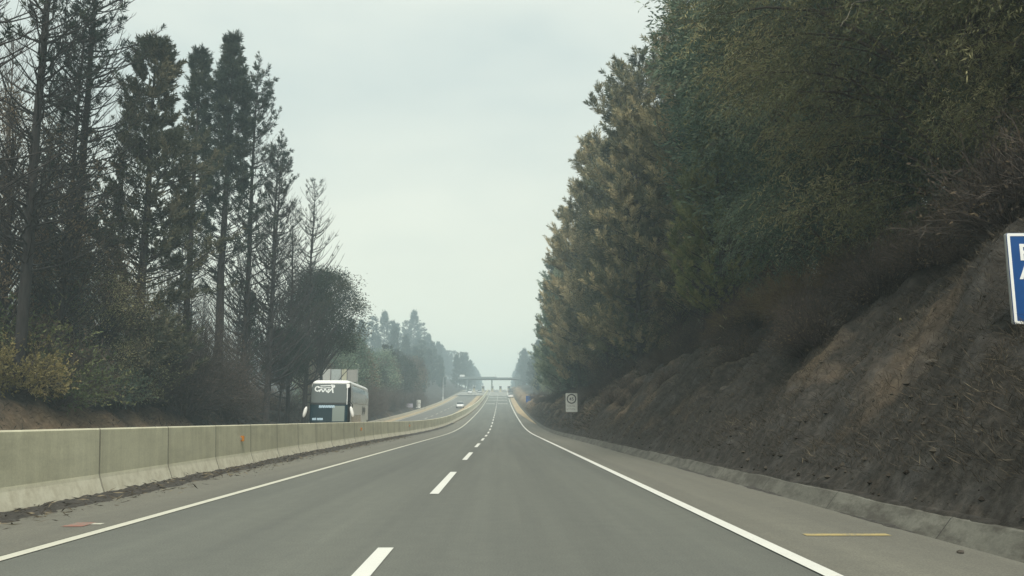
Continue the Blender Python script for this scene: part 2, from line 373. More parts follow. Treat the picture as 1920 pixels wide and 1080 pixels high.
jt = m.math('FRACT', m.math('DIVIDE', m.math('ADD', sy.outputs['Y'], m.math('ADD', 4.564, m.math('MULTIPLY', bl, .04))), 3.08), 0)
c = m.mix(m.math('MULTIPLY', m.math('LESS_THAN', jt, .018), .8), c, (.10, .095, .075))
c = m.mix(m.ramp(m.math('ADD', jt, m.math('MULTIPLY', m.math('SUBTRACT', bl, .5), .25)), [(.02, (.3, .3, .3)), (.12, (0, 0, 0))]), c, (.34, .33, .25))
gr = m.noise(1.7, 6, .72, pos, (1, .35, 1.4)); c = m.mix(m.ramp(gr, [(.5, (0, 0, 0)), (.72, (.3, .3, .3))]), c, (.30, .29, .22))
m.col(c); m.set('Roughness', .92); m.bump(m.mix(.5, b, bl), .35, .012); M_WALL = m.m
bp = np.array([(-.02, -.02), (0, .0), (.0, .07), (-.085, .30), (-.10, .36), (-.135, 1.055), (-.15, 1.075), (-.30, 1.075), (-.315, 1.055), (-.36, .36), (-.375, .30), (-.46, .07), (-.46, -.4)])
bt = np.array([.2, .5, 1, .85, 0, 0, .3, .3, 0, 0, .8, 1, .5])
ys = list(np.arange(-6, 64, .5)) + list(np.arange(64, 150, 2)) + list(np.arange(150, 372, 4)); jo = np.arange(-4.55, 64, 3.08)
groove = {}
for y in jo:
    for d, gdep in ((-.011, 0), (-.008, .009), (.008, .009), (.011, 0)): ys.append(y + d); groove[y + d] = gdep
ys = np.array(sorted(ys)); gd = np.array([groove.get(v, 0) for v in ys])
cx = bp[:, 0].mean()
BX = barrier_x(ys)[:, None] + bp[None, :, 0] * (1) - np.sign(bp[None, :, 0] - cx) * gd[:, None]
BZ = bp[None, :, 1] - (bp[None, :, 1] > 1.0) * gd[:, None] + prof(ys)[:, None]
wavy = fbm(ys * .35, ys * 0 + 1.5, 2)[:, None] * .02
BAR = thing('concrete_barrier', 'long weathered concrete median wall running along the left of the road', 'barrier', (0, 0, 0))
link('wall', Acc().grid(np.stack([BX + wavy, np.repeat(ys[:, None], len(bp), 1), BZ], -1), np.repeat(bt[None], len(ys), 0)).mesh('wall', M_WALL, False), BAR)
M_ORANGE = plain('orange reflector', (.42, .17, .03), .35); M_STEEL = plain('galvanised steel', (.33, .34, .34), .45, .7)
for y in (22.2, 43.5, 66):
    bm = bmesh.new(); x = float(barrier_x(y)) - .115
    bm_box(bm, (x - .01, y - .02, .66), (x + .09, y + .02, .80)); o = bm_part('reflector', bm, M_ORANGE, BAR, .008)
    bm = bmesh.new(); bm_box(bm, (x - .02, y - .05, .70), (x + .035, y + .018, .76)); bm_part('bracket', bm, M_STEEL, o)
# dark grit and litter swept against the wall
M_GRIT = Mat('dark grit'); n = M_GRIT.noise(14, 6, .8); M_GRIT.col(M_GRIT.ramp(n, [(.3, (.025, .023, .02)), (.55, (.065, .06, .052)), (.78, (.15, .14, .12))])); M_GRIT.set('Roughness', 1); M_GRIT.bump(n, 1, .03); M_GRIT = M_GRIT.m
ey = np.arange(-4, 110, .14); t = np.linspace(0, 1, 9)
wd = .36 + .26 * fbm(ey * .5, ey * 0 + 2, 4) + .12 * fbm(ey * 3, ey * 0, 2)
EX = barrier_x(ey)[:, None] - .06 + wd[:, None] * t[None] + .03
EZ = (np.interp(ey, [0, 30, 60, 110], [.06, .10, .13, .11])[:, None] * (1 - t[None]) ** 1.3 + fbm(EX * 6, np.repeat(ey[:, None], 9, 1) * 6, 3) * .035 * (1 - t[None] ** 4)) + .006 - .02 * t[None] ** 8 + prof(ey)[:, None]
link('grit', Acc().grid(np.stack([EX, np.repeat(ey[:, None], 9, 1), EZ], -1)).mesh('grit', M_GRIT, True), None, 'stuff')
n = 2600; y = rng.uniform(4, 60, n) ** 1.0; x = barrier_x(y) + .08 + np.abs(rng.normal(0, .33, n)); d = rng.normal(size=(n, 3)) * np.array([1, 1, .25])
link('twig_litter', Acc().leaves(np.stack([x, y, prof(y) + .02 + rng.uniform(0, .1, n) * (x - barrier_x(y) < .35)], -1), d, rng.uniform(.04, .22, n), rng.uniform(.008, .022, n), rng.uniform(0, 1, n)).mesh('twig_litter', F_GROUND), None, 'stuff')

# dusty tan verges: between the wall and the far carriageway, and on the far right shoulder
M_DUST = Mat('tan dust'); n = M_DUST.noise(.8, 5, .7); M_DUST.col(M_DUST.ramp(n, [(.3, (.26, .20, .12)), (.7, (.46, .36, .22))])); M_DUST.set('Roughness', 1); M_DUST = M_DUST.m
vy = stations([(40, 372, 4)])
strip('verge', -8.9, -6, -.22, vy, M_DUST, 4, x1f=lambda y: barrier_x(y) - .46)
strip('verge', -17.1, -15.9, -.288, stations([(100, 330, 4)]), M_DUST, 2)
strip('road_shoulder', 3.0, 4.46, .009, stations([(105, 330, 4)]), M_DUST, 2, x0f=lambda y: 4.4 - np.clip((y - 105) / 60, 0, 1) * 1.3)
# thin broken line of dirt along the foot of the concrete edge
ey = np.arange(4, 120, .12); t = np.linspace(0, 1, 4)
wd = np.clip(.03 + .10 * fbm(ey * .7, ey * 0 + 12, 4) + .05 * fbm(ey * 4, ey * 0, 2), .006, .3)
EX = 4.50 - wd[:, None] * t[None]
EZ = .006 + .035 * (1 - t[None]) * np.clip(wd[:, None] * 9, 0, 1) + prof(ey)[:, None]
link('grit', Acc().grid(np.stack([EX, np.repeat(ey[:, None], 4, 1), EZ], -1)).mesh('grit', M_GRIT, True), None, 'stuff')

# soil spilling over the top of the concrete edge
ey = np.arange(3, 140, .07); t = np.linspace(0, 1, 5)
wd = np.clip(.055 + .14 * fbm(ey * .55, ey * 0 + 31, 3) + .09 * fbm(ey * 3.4, ey * 0 + 7, 3), -.02, .16)
EX = 4.82 - t[None] * (.16 + wd[:, None] * .55); EZ = .262 - .03 * t[None] ** 2 - np.maximum(t[None] * (.16 + wd[:, None] * .55) - .14, 0) * 1.45 + .02 * (1 - t[None]) * fbm(ey * 5, ey * 0, 2)[:, None] + prof(ey)[:, None]
link('soil_spill', Acc().grid(np.stack([EX, np.repeat(ey[:, None], 5, 1), EZ], -1), np.full((len(ey), 5), -.3)).mesh('soil_spill', M_SOIL, True), None, 'stuff')
# ------------------------------------------------------------------ tree builders
def perp(a, r):
    return norm(np.cross(a, r.normal(size=a.shape)))

def plumes(acc, p0, ax, ln, n, nl, nw, r, spread=1.0, base=None):
    """bottle-brush tufts of needles along short shoots"""
    P = len(p0); u = r.uniform(0, 1, (P, n)); ax = norm(ax)
    A = np.repeat(ax[:, None], n, 1)
    c = p0[:, None] + A * (ln[:, None] * u)[..., None]
    d = norm(A * (.45 + .7 * u[..., None]) + perp(A, r) * spread * r.uniform(.5, 1.1, (P, n, 1)))
    b = r.uniform(.1, .75, P) if base is None else base
    t = np.clip(b[:, None] + r.normal(0, .13, (P, n)), 0, 1)
    acc.leaves(c.reshape(-1, 3), d.reshape(-1, 3), (nl * r.uniform(.65, 1.2, (P, n))).ravel(), nw, t.ravel(), r)

def trunk_path(r, H, lean, wob, K=14):
    s = np.linspace(0, 1, K); off = np.cumsum(r.normal(0, wob, (K, 2)), 0); off -= off[0]
    P = np.stack([s * lean[0] + off[:, 0], s * lean[1] + off[:, 1], s * H - .5 * (1 - s)], -1); P[0, 2] = -.6
    return s, P

def conifer(name, seed, H, r0, cb, Rm, nb, e0, up, shape, fol, bk, twigs=6, keep=lambda t: 1.0, n=40, nl=.3, nw=.035, pl=.55, lean=(0, 0), bcount=6, droop=0.0, sub=.3, wob=.03, brad=1.0):
    """trunk with limbs and twigs (part 'trunk') and needles at the shoots (part 'crown'); returns the two meshes"""
    r = np.random.default_rng(seed); tr = Acc(); cr = Acc()
    s, P = trunk_path(r, H, lean, wob)
    tr.tubes(P[None], (r0 * (1 - s) ** .85 + .018)[None], 8)
    t = np.sort(cb + (1 - cb) * r.uniform(0, 1, nb) ** .95)
    t = np.where(r.uniform(size=nb) < .33, np.round(t * 34) / 34, t)          # partly in whorls
    az = r.uniform(0, 2 * np.pi, nb); Ln = Rm * shape(t) * r.uniform(.55, 1.15, nb) + .15
    base = np.stack([np.interp(t, s, P[:, k]) for k in range(3)], -1)
    K = bcount; q = np.linspace(0, 1, K)
    e = np.tan(np.radians(e0 + r.normal(0, 9, nb)))
    h = Ln[:, None] * q[None] * np.sqrt(1 / (1 + e[:, None] ** 2) + .3)
    bend = np.cumsum(r.normal(0, .11, (nb, K)), 1) * Ln[:, None] * .5; bend[:, 0] = 0
    X = base[:, None, 0] + h * np.cos(az)[:, None] - bend * np.sin(az)[:, None]
    Y = base[:, None, 1] + h * np.sin(az)[:, None] + bend * np.cos(az)[:, None]
    Z = base[:, None, 2] + Ln[:, None] * (e[:, None] * q[None] * .8 + up * q[None] ** 2 - droop * q[None] ** 2.2)
    B = np.stack([X, Y, Z], -1)
    rb = (.012 + .011 * Ln)[:, None] * (1 - .8 * q[None]) * brad
    tr.tubes(B, rb, 4)
    M = twigs; k = r.uniform(sub, 1, (nb, M)); idx = k * (K - 1); i0 = np.clip(idx.astype(int), 0, K - 2); f = (idx - i0)[..., None]
    bi = np.arange(nb)[:, None]
    S0 = B[bi, i0] * (1 - f) + B[bi, i0 + 1] * f; T = norm(B[bi, i0 + 1] - B[bi, i0])
    side = norm(np.cross(T, np.array([0, 0, 1.])) * r.choice([-1, 1], (nb, M, 1)) + r.normal(0, .35, (nb, M, 3)))
    D = norm(T * .8 + side * .75 + np.array([0, 0, .25 + .35 * up - droop]))
    TL = (Ln[:, None] * .26 * (1.25 - k) + .22) * r.uniform(.6, 1.2, (nb, M))
    mid = S0 + D * TL[..., None] * .5; end = S0 + D * TL[..., None] + np.array([0, 0, 1]) * (TL * (.12 + .25 * up))[..., None]
    tw = np.stack([S0, mid, end], 2).reshape(-1, 3, 3)
    tr.tubes(tw, np.repeat(np.array([[.009, .007, .004]]) * brad, len(tw), 0), 3)
    kt = np.repeat((keep(t) + 0 * t)[:, None] * np.ones((1, M)), 1, 1)
    mask = (r.uniform(size=(nb, M)) < kt).ravel()
    p0 = np.concatenate([mid.reshape(-1, 3)[mask], B[:, -2][r.uniform(size=nb) < keep(t)]])
    mk2 = np.zeros(0)
    axs = np.concatenate([(D + np.array([0, 0, .3])).reshape(-1, 3)[mask], np.zeros((len(p0) - mask.sum(), 3)) + np.array([0, 0, 1])])
    nb2 = len(p0) - mask.sum()
    if nb2: axs[mask.sum():] = norm(p0[mask.sum():] - P[np.clip((p0[mask.sum():, 2] / H * 13).astype(int), 0, 13)]) + np.array([0, 0, .5])
    # leader shoot at the very top
    tp = P[-1][None] + np.array([[0, 0, -.6 * j] for j in range(4)]) if float(np.ravel(keep(np.array([1.0])) + np.zeros(1))[0]) > .2 else np.zeros((0, 3))
    p0 = np.concatenate([p0, tp]); axs = np.concatenate([axs, np.tile([0, 0, 1.], (len(tp), 1))])
    if len(p0):
        zone = .42 + .28 * np.sin(p0[:, 2] * 1.1 + seed) * np.cos(p0[:, 0] * .9 + p0[:, 1] * 1.2) + r.normal(0, .22, len(p0))
        plumes(cr, p0, axs, pl * r.uniform(.6, 1.3, len(p0)), n, nl, nw, r, base=np.clip(zone, .05, .9))
    return tr.mesh(name + '_trunk', bk, True), (cr.mesh(name + '_crown', fol) if cr.n else None)

def broad(name, seed, H, r0, cb, Rm, ncl, shape, fol, bk, n=130, cl=.9, nl=.16, nw=.05, lean=(0, 0), droop=0, strands=False, stem=True, flat=.75, hollow=.45):
    """trunk and curved limbs ending in leafy clumps; strands hang the leaves on drooping sprays"""
    r = np.random.default_rng(seed); tr = Acc(); cr = Acc()
    s, P = trunk_path(r, H * .92, lean, .05)
    if stem: tr.tubes(P[None], (r0 * (1 - s) ** .8 + .02)[None], 8)
    t = cb + (1 - cb) * r.uniform(0, 1, ncl); az = r.uniform(0, 2 * np.pi, ncl)
    rr = Rm * shape(t) * np.sqrt(r.uniform(hollow ** 2, 1, ncl)) * r.uniform(.8, 1.12, ncl)
    C = np.stack([np.interp(t, s, P[:, 0]) + rr * np.cos(az), np.interp(t, s, P[:, 1]) + rr * np.sin(az), t * H], -1)
    tb = np.clip(t - .5 * rr / H - .04, .05, .97)
    base = np.stack([np.interp(tb, s, P[:, k]) for k in range(3)], -1)
    q = np.linspace(0, 1, 6)[None, :, None]
    B = base[:, None] * (1 - q) + C[:, None] * q; B[..., 2] += (np.sin(q[..., 0] * np.pi) * rr[:, None] * (.12 if not droop else .25)); B += np.cumsum(r.normal(0, .05, B.shape), 1) * (q * (1 - q) * 4)
    tr.tubes(B, (.012 + .012 * rr)[:, None] * (1 - .8 * q[..., 0]), 4)
    out = norm(np.stack([np.cos(az), np.sin(az), np.full(ncl, .35)], -1))
    sz = cl * r.uniform(.6, 1.35, ncl); base_t = np.clip(.42 + .26 * np.sin(C[:, 2] * .8 + seed) * np.cos(C[:, 0] * .7 + C[:, 1]) + r.normal(0, .22, ncl), .02, .95)
    if not strands:
        g = np.clip(r.normal(size=(ncl, n, 3)), -2, 2) * np.array([1, 1, flat]) * sz[:, None, None] * .5
        c = C[:, None] + g
        d = norm(out[:, None] * .5 + norm(g) * .6 + r.normal(size=g.shape) * .55 + np.array([0, 0, .15 - droop]))
        tt = np.clip(base_t[:, None] + r.normal(0, .14, (ncl, n)), 0, 1)
        cr.leaves(c.reshape(-1, 3), d.reshape(-1, 3), (nl * r.uniform(.6, 1.25, (ncl, n))).ravel(), nw, tt.ravel(), r)
    else:
        ns = max(4, n // 16); K = 16
        st = C[:, None] + np.clip(r.normal(size=(ncl, ns, 3)), -1.7, 1.7) * np.array([1, 1, .38]) * sz[:, None, None] * .5
        dr = norm(out[:, None] * .8 + r.normal(size=st.shape) * .45 + np.array([0, 0, .2]))
        ln = r.uniform(.5, 1.25, (ncl, ns))
        k = (np.arange(K) + .5) / K
        pts = st[:, :, None] + dr[:, :, None] * (ln[..., None] * k)[..., None] + np.array([0, 0, -1.]) * (droop * ln[..., None] * k ** 1.7)[..., None]
        d = norm(dr[:, :, None] * .5 + np.array([0, 0, -1.]) * droop * k[None, None, :, None] + r.normal(size=pts.shape) * .55)
        tt = np.clip(base_t[:, None, None] + r.normal(0, .1, (ncl, ns, 1)) + r.normal(0, .08, (ncl, ns, K)), 0, 1)
        cr.leaves(pts.reshape(-1, 3), d.reshape(-1, 3), (nl * r.uniform(.6, 1.25, tt.shape)).ravel(), nw, tt.ravel(), r)
        tr.tubes(pts[:, :, ::5].reshape(-1, 4, 3)[::2], np.tile([[.007, .006, .005, .003]], (len(pts[:, :, ::5].reshape(-1, 4, 3)[::2]), 1)), 3)
    return tr.mesh(name + '_trunk', bk, True), cr.mesh(name + '_crown', fol)

def brush(name, seed, Rm, H, nst, tw, fol, leaf=None, nleaf=0, lw=.05, ll=.12, wd=.016, lay=.0):
    """many thin twigs fanning from the ground; optional leaves on them"""
    r = np.random.default_rng(seed); tr = Acc(); cr = Acc()
    az = r.uniform(0, 2 * np.pi, nst); el = np.arccos(r.uniform(0, 1, nst) ** (.8 + lay)); ln = r.uniform(.55, 1.05, nst)
    d = np.stack([np.cos(az) * np.sin(el) * Rm, np.sin(az) * np.sin(el) * Rm, np.cos(el) * H], -1) * ln[:, None]
    b = np.stack([np.cos(az) * r.uniform(0, .35, nst) * Rm, np.sin(az) * r.uniform(0, .35, nst) * Rm, np.full(nst, -.1)], -1)
    q = np.linspace(0, 1, 5)[None, :, None]
    B = b[:, None] + d[:, None] * q; B[..., 2] += (np.sin(q[..., 0] * np.pi * .5) - q[..., 0]) * H * .18; B += np.cumsum(r.normal(0, .022 * (Rm + H), B.shape), 1) * q
    tr.tubes(B, np.tile(np.array([[1.3, 1.05, .8, .55, .25]]) * wd, (nst, 1)), 3, r.uniform(.1, .9, nst))
    k = r.uniform(.3, 1, (nst, tw)); idx = k * 4; i0 = np.clip(idx.astype(int), 0, 3); f = (idx - i0)[..., None]; bi = np.arange(nst)[:, None]
    S0 = B[bi, i0] * (1 - f) + B[bi, i0 + 1] * f; T = norm(B[bi, i0 + 1] - B[bi, i0])
    D = norm(T + r.normal(0, .55, T.shape)); TL = r.uniform(.12, .32, (nst, tw, 1)) * (Rm + H) * .5
    cc = r.uniform(0, 1, nst * tw)
    tr.leaves(S0.reshape(-1, 3), D.reshape(-1, 3), TL.ravel(), wd * 1.15, cc, r)
    E0 = S0 + D * TL * .55; D2 = norm(D + r.normal(0, .6, D.shape))
    tr.leaves(E0.reshape(-1, 3), D2.reshape(-1, 3), TL.ravel() * .6, wd * .95, cc, r)
    if nleaf:
        pk = r.integers(0, nst * tw, nleaf); u = r.uniform(.2, 1, (nleaf, 1))
        p = S0.reshape(-1, 3)[pk] + D.reshape(-1, 3)[pk] * TL.reshape(-1, 1)[pk] * u
        cl = np.clip(.5 + .35 * np.sin(p[:, 0] * 2.2 + seed) * np.cos(p[:, 2] * 2.1) + r.normal(0, .16, nleaf), 0, 1)
        cr.leaves(p, D.reshape(-1, 3)[pk] + r.normal(0, .7, (nleaf, 3)), ll * r.uniform(.6, 1.3, nleaf), lw, cl, r)
    return tr.mesh(name + '_twigs', fol), (cr.mesh(name + '_leaves', leaf) if cr.n else None)

cone = lambda a=.9: (lambda t: np.clip((1 - t) / (1 - .1), 0, 1) ** a + .05)
egg = lambda lo=.15, pk=.45: (lambda t: np.sqrt(np.clip(1 - np.where(t < pk, (pk - t) / (pk - lo + .08), (t - pk) / (1.03 - pk)) ** 2, .02, 1)))
column = lambda t: np.clip((1.02 - t) * 3.2, .12, 1) ** .7 * np.clip(.6 + t, 0, 1)

PROTO = {}
def plant(kind, name, label, cat, x, y, rz=None, s=1.0, sz=None, group=None, mats=None, sink=.1, parts=('trunk', 'crown')):
    """one plant: an Empty at its base, with its own trunk and crown (copies share mesh data)"""
    a, b = PROTO[kind]
    z = float(ground(np.array([x]), np.array([y]))[0]) - sink
    t = thing(name, label, cat, (x, y, z), random.uniform(0, 6.28) if rz is None else rz, group)
    t.scale = (s, s, s if sz is None else sz)
    for nm, me in zip(parts, (a, b)):
        if me is None: continue
        o = link(nm, me, t)
        if mats and nm == parts[-1]:
            o.material_slots[0].link = 'OBJECT'; o.material_slots[0].material = mats
    return t
random.seed(11)

# --- kinds on the right bank
PROTO['pine_a'] = conifer('scorched_pine', 1, 24, .26, .08, 4.3, 185, 18, .3, egg(.05, .32), F_TAN, B_BURNT, twigs=7, n=62, nl=.42, nw=.062, pl=1.0, keep=lambda t: .95 + 0 * t)
PROTO['pine_b'] = conifer('scorched_pine', 2, 24, .28, .05, 4.8, 190, 12, .4, lambda t: np.clip(1.15 - t, .05, .85) ** .8, F_TAN, B_BURNT, twigs=7, n=62, nl=.42, nw=.062, pl=1.05, keep=lambda t: .95 + 0 * t)
PROTO['gum_a'] = broad('grey_gum', 3, 24, .32, .12, 5.0, 105, egg(.1, .5), F_GREY, B_GREY, n=560, cl=1.75, nl=.30, nw=.085, hollow=.6, droop=.3)
PROTO['gum_b'] = broad('grey_gum', 4, 24, .30, .10, 4.4, 95, egg(.05, .42), F_GREY, B_GREY, n=560, cl=1.65, nl=.30, nw=.085, hollow=.6, droop=.3)
PROTO['wattle_a'] = broad('drooping_wattle', 5, 17, .26, .06, 5.8, 105, egg(.02, .5), F_OLIVE, B_BROWN, n=1500, cl=1.9, nl=.15, nw=.025, hollow=.72, droop=.85, strands=True)
PROTO['wattle_b'] = broad('drooping_wattle', 6, 15, .22, .03, 3.9, 90, egg(.0, .45), F_OLIVE, B_BROWN, n=1400, cl=1.7, nl=.15, nw=.025, hollow=.72, droop=.85, strands=True)
# --- kinds on the left
PROTO['sparse_a'] = conifer('burnt_pine', 11, 28, .25, .18, 3.9, 240, 20, .5, lambda t: np.clip(1.25 - t, .12, .8), F_DARK, B_BURNT, twigs=10, n=26, nl=.26, nw=.045, pl=.35, keep=lambda t: np.clip((t - .42) * .9, 0, .4), sub=.25, brad=1.15)
PROTO['sparse_b'] = conifer('burnt_pine', 12, 24, .23, .14, 3.7, 220, 24, .6, lambda t: np.clip(1.2 - t, .12, .85), F_DARK, B_BURNT, twigs=10, n=24, nl=.26, nw=.045, pl=.35, keep=lambda t: np.clip((t - .3) * .6, 0.02, .35), sub=.25, brad=1.15)
PROTO['bare_up'] = conifer('burnt_pine', 13, 22, .21, .16, 4.6, 190, 20, .85, lambda t: np.clip(1.15 - t, .12, .9), F_DARK, B_BURNT, twigs=6, n=18, nl=.2, nw=.04, pl=.3, keep=lambda t: np.clip((t - .35) * .25, .02, .2), sub=.3, brad=1.2)
PROTO['spire_a'] = conifer('dark_spire_pine', 14, 24, .30, .30, 2.3, 300, 22, .3, lambda t: np.clip((1.03 - t) * 2.2, .1, 1) * (.72 + .28 * np.sin(t * 17)), F_DARK, B_BURNT, twigs=6, n=30, nl=.28, nw=.05, pl=.5, keep=lambda t: np.clip((t - .33) * 3, .12, .92))
PROTO['spire_b'] = conifer('dark_spire_pine', 15, 24, .27, .22, 2.6, 250, 20, .4, lambda t: np.clip((1.03 - t) * 2.0, .1, 1) * (.7 + .3 * np.sin(t * 21 + 1)), F_DARK, B_BURNT, twigs=6, n=28, nl=.28, nw=.05, pl=.5, keep=lambda t: np.clip((t - .3) * 1.8, .12, .9))
PROTO['cypress'] = conifer('bushy_cypress', 16, 18, .28, .06, 3.4, 250, 24, .2, lambda t: np.clip((1.04 - t) * 2.0, .1, 1) * (.75 + .25 * np.sin(t * 23)), F_GREY, B_BURNT, twigs=7, n=42, nl=.26, nw=.055, pl=.65, keep=lambda t: .8 + 0 * t)
PROTO['leafy_a'] = broad('singed_tree', 17, 12, .2, .12, 3.8, 150, egg(.1, .55), F_BROWN, B_BURNT, n=110, cl=1.0, nl=.2, nw=.06, droop=.1, hollow=.3)
PROTO['leafy_c'] = broad('dark_leafy_tree', 27, 16.5, .24, .55, 4.4, 230, egg(.48, .7), F_DARK, B_BURNT, n=170, cl=1.25, nl=.24, nw=.085, droop=.1, hollow=.35)
PROTO['leafy_b'] = broad('singed_tree', 18, 9, .15, .10, 3.0, 120, egg(.1, .5), F_OLIVE, B_BURNT, n=100, cl=1.0, nl=.17, nw=.055, droop=.15, hollow=.3)
PROTO['pole_a'] = conifer('burnt_sapling', 19, 15, .10, .25, 1.6, 60, 30, .5, lambda t: np.clip(1.2 - t, .1, .8), F_DARK, B_GREY, twigs=3, keep=lambda t: 0 * t, wob=.06)
PROTO['pole_b'] = conifer('burnt_sapling', 20, 11, .08, .2, 1.9, 55, 38, .6, lambda t: np.clip(1.2 - t, .1, .8), F_DARK, B_GREY, twigs=4, keep=lambda t: 0 * t, wob=.07)
PROTO['whip'] = conifer('bare_birch', 21, 19, .10, .35, 2.3, 110, 48, .9, lambda t: np.clip(1.2 - t, .1, .8), F_DARK, B_GREY, twigs=5, keep=lambda t: 0 * t, wob=.05)
# --- brush
PROTO['twig_dome'] = brush('twig_bush', 31, 3.0, 7.0, 420, 9, F_TWIG, F_BROWN, 4200, wd=.016)
PROTO['twig_low'] = brush('twig_bush', 32, 1.7, 2.1, 260, 8, F_TWIG, F_BROWN, 900, wd=.012)
PROTO['green_low'] = brush('green_bush', 33, 1.8, 1.9, 150, 7, F_TWIG, F_GREEN, 9500, wd=.011, ll=.11, lw=.04)
PROTO['gorse'] = brush('gorse_bush', 34, 1.5, 1.3, 420, 10, F_GORSE, None, 0, wd=.009, lay=.25)
PROTO['pale_plant'] = brush('pale_leaved_plant', 35, .75, 1.5, 16, 5, F_TWIG, F_PALE, 230, wd=.01, ll=.13, lw=.06)
PROTO['tuft'] = brush('grass_tuft', 36, .38, .42, 80, 3, F_GORSE, None, 0, wd=.007)
# --- far trees
PROTO['far_a'] = conifer('far_pine', 41, 20, .28, .08, 3.2, 130, 10, .1, cone(.85), F_DARK, B_BURNT, twigs=4, n=16, nl=.6, nw=.16, pl=1.0)
PROTO['far_b'] = conifer('far_pine', 42, 20, .28, .12, 2.7, 120, 14, .15, egg(.1, .3), F_DARK, B_BURNT, twigs=4, n=16, nl=.6, nw=.16, pl=1.0)
PROTO['far_c'] = broad('far_tree', 43, 13, .25, .1, 4.0, 120, egg(.1, .5), F_GREY, B_GREY, n=60, cl=1.6, nl=.45, nw=.18)

BT = ('twigs', 'leaves')
# ------------------------------------------------------------------ right bank: trees
RB = [  # kind, x, y, scale, foliage, label
    ('wattle_b', 10.9, 14.6, .74, F_OLIVE, 'low olive tree whose sprays hang to the slope right beside the blue sign'),
    ('wattle_a', 12.6, 15.5, 1.05, F_OLIVE, 'big drooping olive tree above the blue sign, at the right edge'),
    ('wattle_a', 13.4, 22.5, 1.12, F_OLIVE, 'drooping olive brown tree with pale bare limbs, behind the one above the blue sign'),
    ('wattle_b', 12.6, 30.0, 1.15, F_GREY, 'grey green weeping tree leaning over the brown gorse bushes'),
    ('gum_a', 14.8, 37.0, 1.15, F_GREY, 'tall dark grey green tree rising over the olive weeping trees'),
    ('gum_b', 13.0, 41.0, .98, F_GREY, 'tall grey green tree whose top leaves the picture above the bank'),
    ('pine_b', 10.3, 39.0, .50, F_GREEN, 'smaller pine with bright green tufts in front of the dark trees'),
    ('pine_a', 12.4, 50.0, .86, F_TAN, 'tall scorched pine with tan hanging needles at the skyline corner'),
    ('pine_b', 9.4, 58.0, .75, F_TAN, 'tan scorched pine low over the cut bank, right of the white road sign'),
    ('pine_a', 11.2, 66.0, 1.0, F_TAN, 'tallest scorched pine standing clear against the sky on the bank'),
    ('gum_b', 11.0, 75.0, .86, F_TAN, 'bushy tan tree just past the tallest clear pine'),
    ('pine_b', 9.9, 83.0, 1.0, F_TAN, 'grey tan pine with a rounded dark top on the skyline step'),
    ('pine_a', 8.6, 94.0, .84, F_TAN, 'brown pine with candle like tips, lower on the falling skyline'),
    ('pine_b', 8.8, 106, .76, F_GREY, 'dark pine below the brown candle tipped pine'),
    ('pine_a', 8.7, 120, .80, F_GREY, 'dark pine above the white road sign, reaching out over the road'),
    ('pine_b', 9.2, 136, .8, F_GREY, 'last tall pine of the bank, with a ragged tip leaning to the road'),
    ('gum_a', 10.5, 152, .42, F_GREY, 'small dark tree under the last tall pine of the bank'),
]
B_PALE = bark('pale dead bark', (.22, .20, .16), (.42, .39, .32))
def limb(t, pts, r0):
    """a pale dead limb, part of the tree T; points are given in the world"""
    s = t.scale[0]; P = (np.array([pts], float) - np.array(t.location)) / s; n = 24; q = np.linspace(0, len(pts) - 1, n)
    P = np.stack([np.interp(q, np.arange(len(pts)), P[0, :, k]) for k in range(3)], -1); P += np.cumsum(np.random.default_rng(len(t.children)).normal(0, .02, P.shape), 0)
    link('dead_limb', Acc().tubes(P[None], (np.linspace(r0, r0 * .3, n) / s)[None], 6).mesh('dead_limb', B_PALE, True), t)
LIMBS = {22.5: (((11.4, 20.6, 9.6), (10.2, 19.6, 11.0), (9.3, 18.6, 11.0), (8.1, 17.8, 10.3), (7.6, 17.4, 9.5)), ((12.4, 20.0, 11.2), (11.2, 18.8, 12.6), (10.2, 18.0, 12.4))), 30.0: (((11.2, 29.6, 11.0), (10.0, 28.0, 11.6), (8.6, 27.2, 11.8), (7.2, 26.6, 11.2)),)}
for k, x, y, s, f, lb in RB:
    tr_ = plant(k, PROTO[k][0].name.split('_trunk')[0], lb, 'tree', x, y, s=s, group='trees along the right cut bank', mats=f, rz=0 if y in LIMBS else None)
    for pts in LIMBS.get(y, ()): limb(tr_, pts, .028)
# a second and third row that closes the wood behind them
for i in range(34):
    y = 12 + i * 4.6; x = 17.5 + random.uniform(-1.5, 5) - y * .03; k = random.choice(['gum_a', 'gum_b', 'pine_a', 'pine_b', 'gum_a'])
    sc = random.uniform(.8, 1.0) * float(np.interp(y, [0, 60, 100, 170], [1.1, 1.0, .8, .5]))
    plant(k, 'wood_tree', 'dark tree deep in the wood behind the front row on the right bank', 'tree', x, y, s=sc, group='trees of the wood on the right', mats=random.choice([F_GREY, F_DARK, F_OLIVE, F_BROWN]))
for i in range(16):   # understorey that fills below the crowns at the top of the bank
    y = 16 + i * 6.5 + random.uniform(-2, 2); x = float(np.interp(y, [15, 45, 70, 120], [12.8, 11.6, 9.6, 8.0])) + random.uniform(-.5, 2.2)
    plant('leafy_b', 'understorey_tree', 'low singed tree filling the shade under the crowns of the right bank', 'tree', x, y, s=random.uniform(.55, .8), group='low trees under the right wood', mats=random.choice([F_BROWN, F_DARK, F_GREY]))
for x, y, lb in ((10.0, 41.5, 'thin charred trunk standing left of the pale leaved plant'), (10.3, 43.0, 'second thin charred trunk, just left of its twin on the bank'), (10.4, 37.5, 'leaning charred trunk nearest the pale leaved plant'), (11.6, 28, 'thin charred trunk under the olive weeping tree')):
    t = plant('pole_b', 'burnt_sapling', lb, 'tree', x, y, s=.6, group='charred saplings on the right bank')
    for ch in t.children: ch.material_slots[0].link = 'OBJECT'; ch.material_slots[0].material = B_BURNT
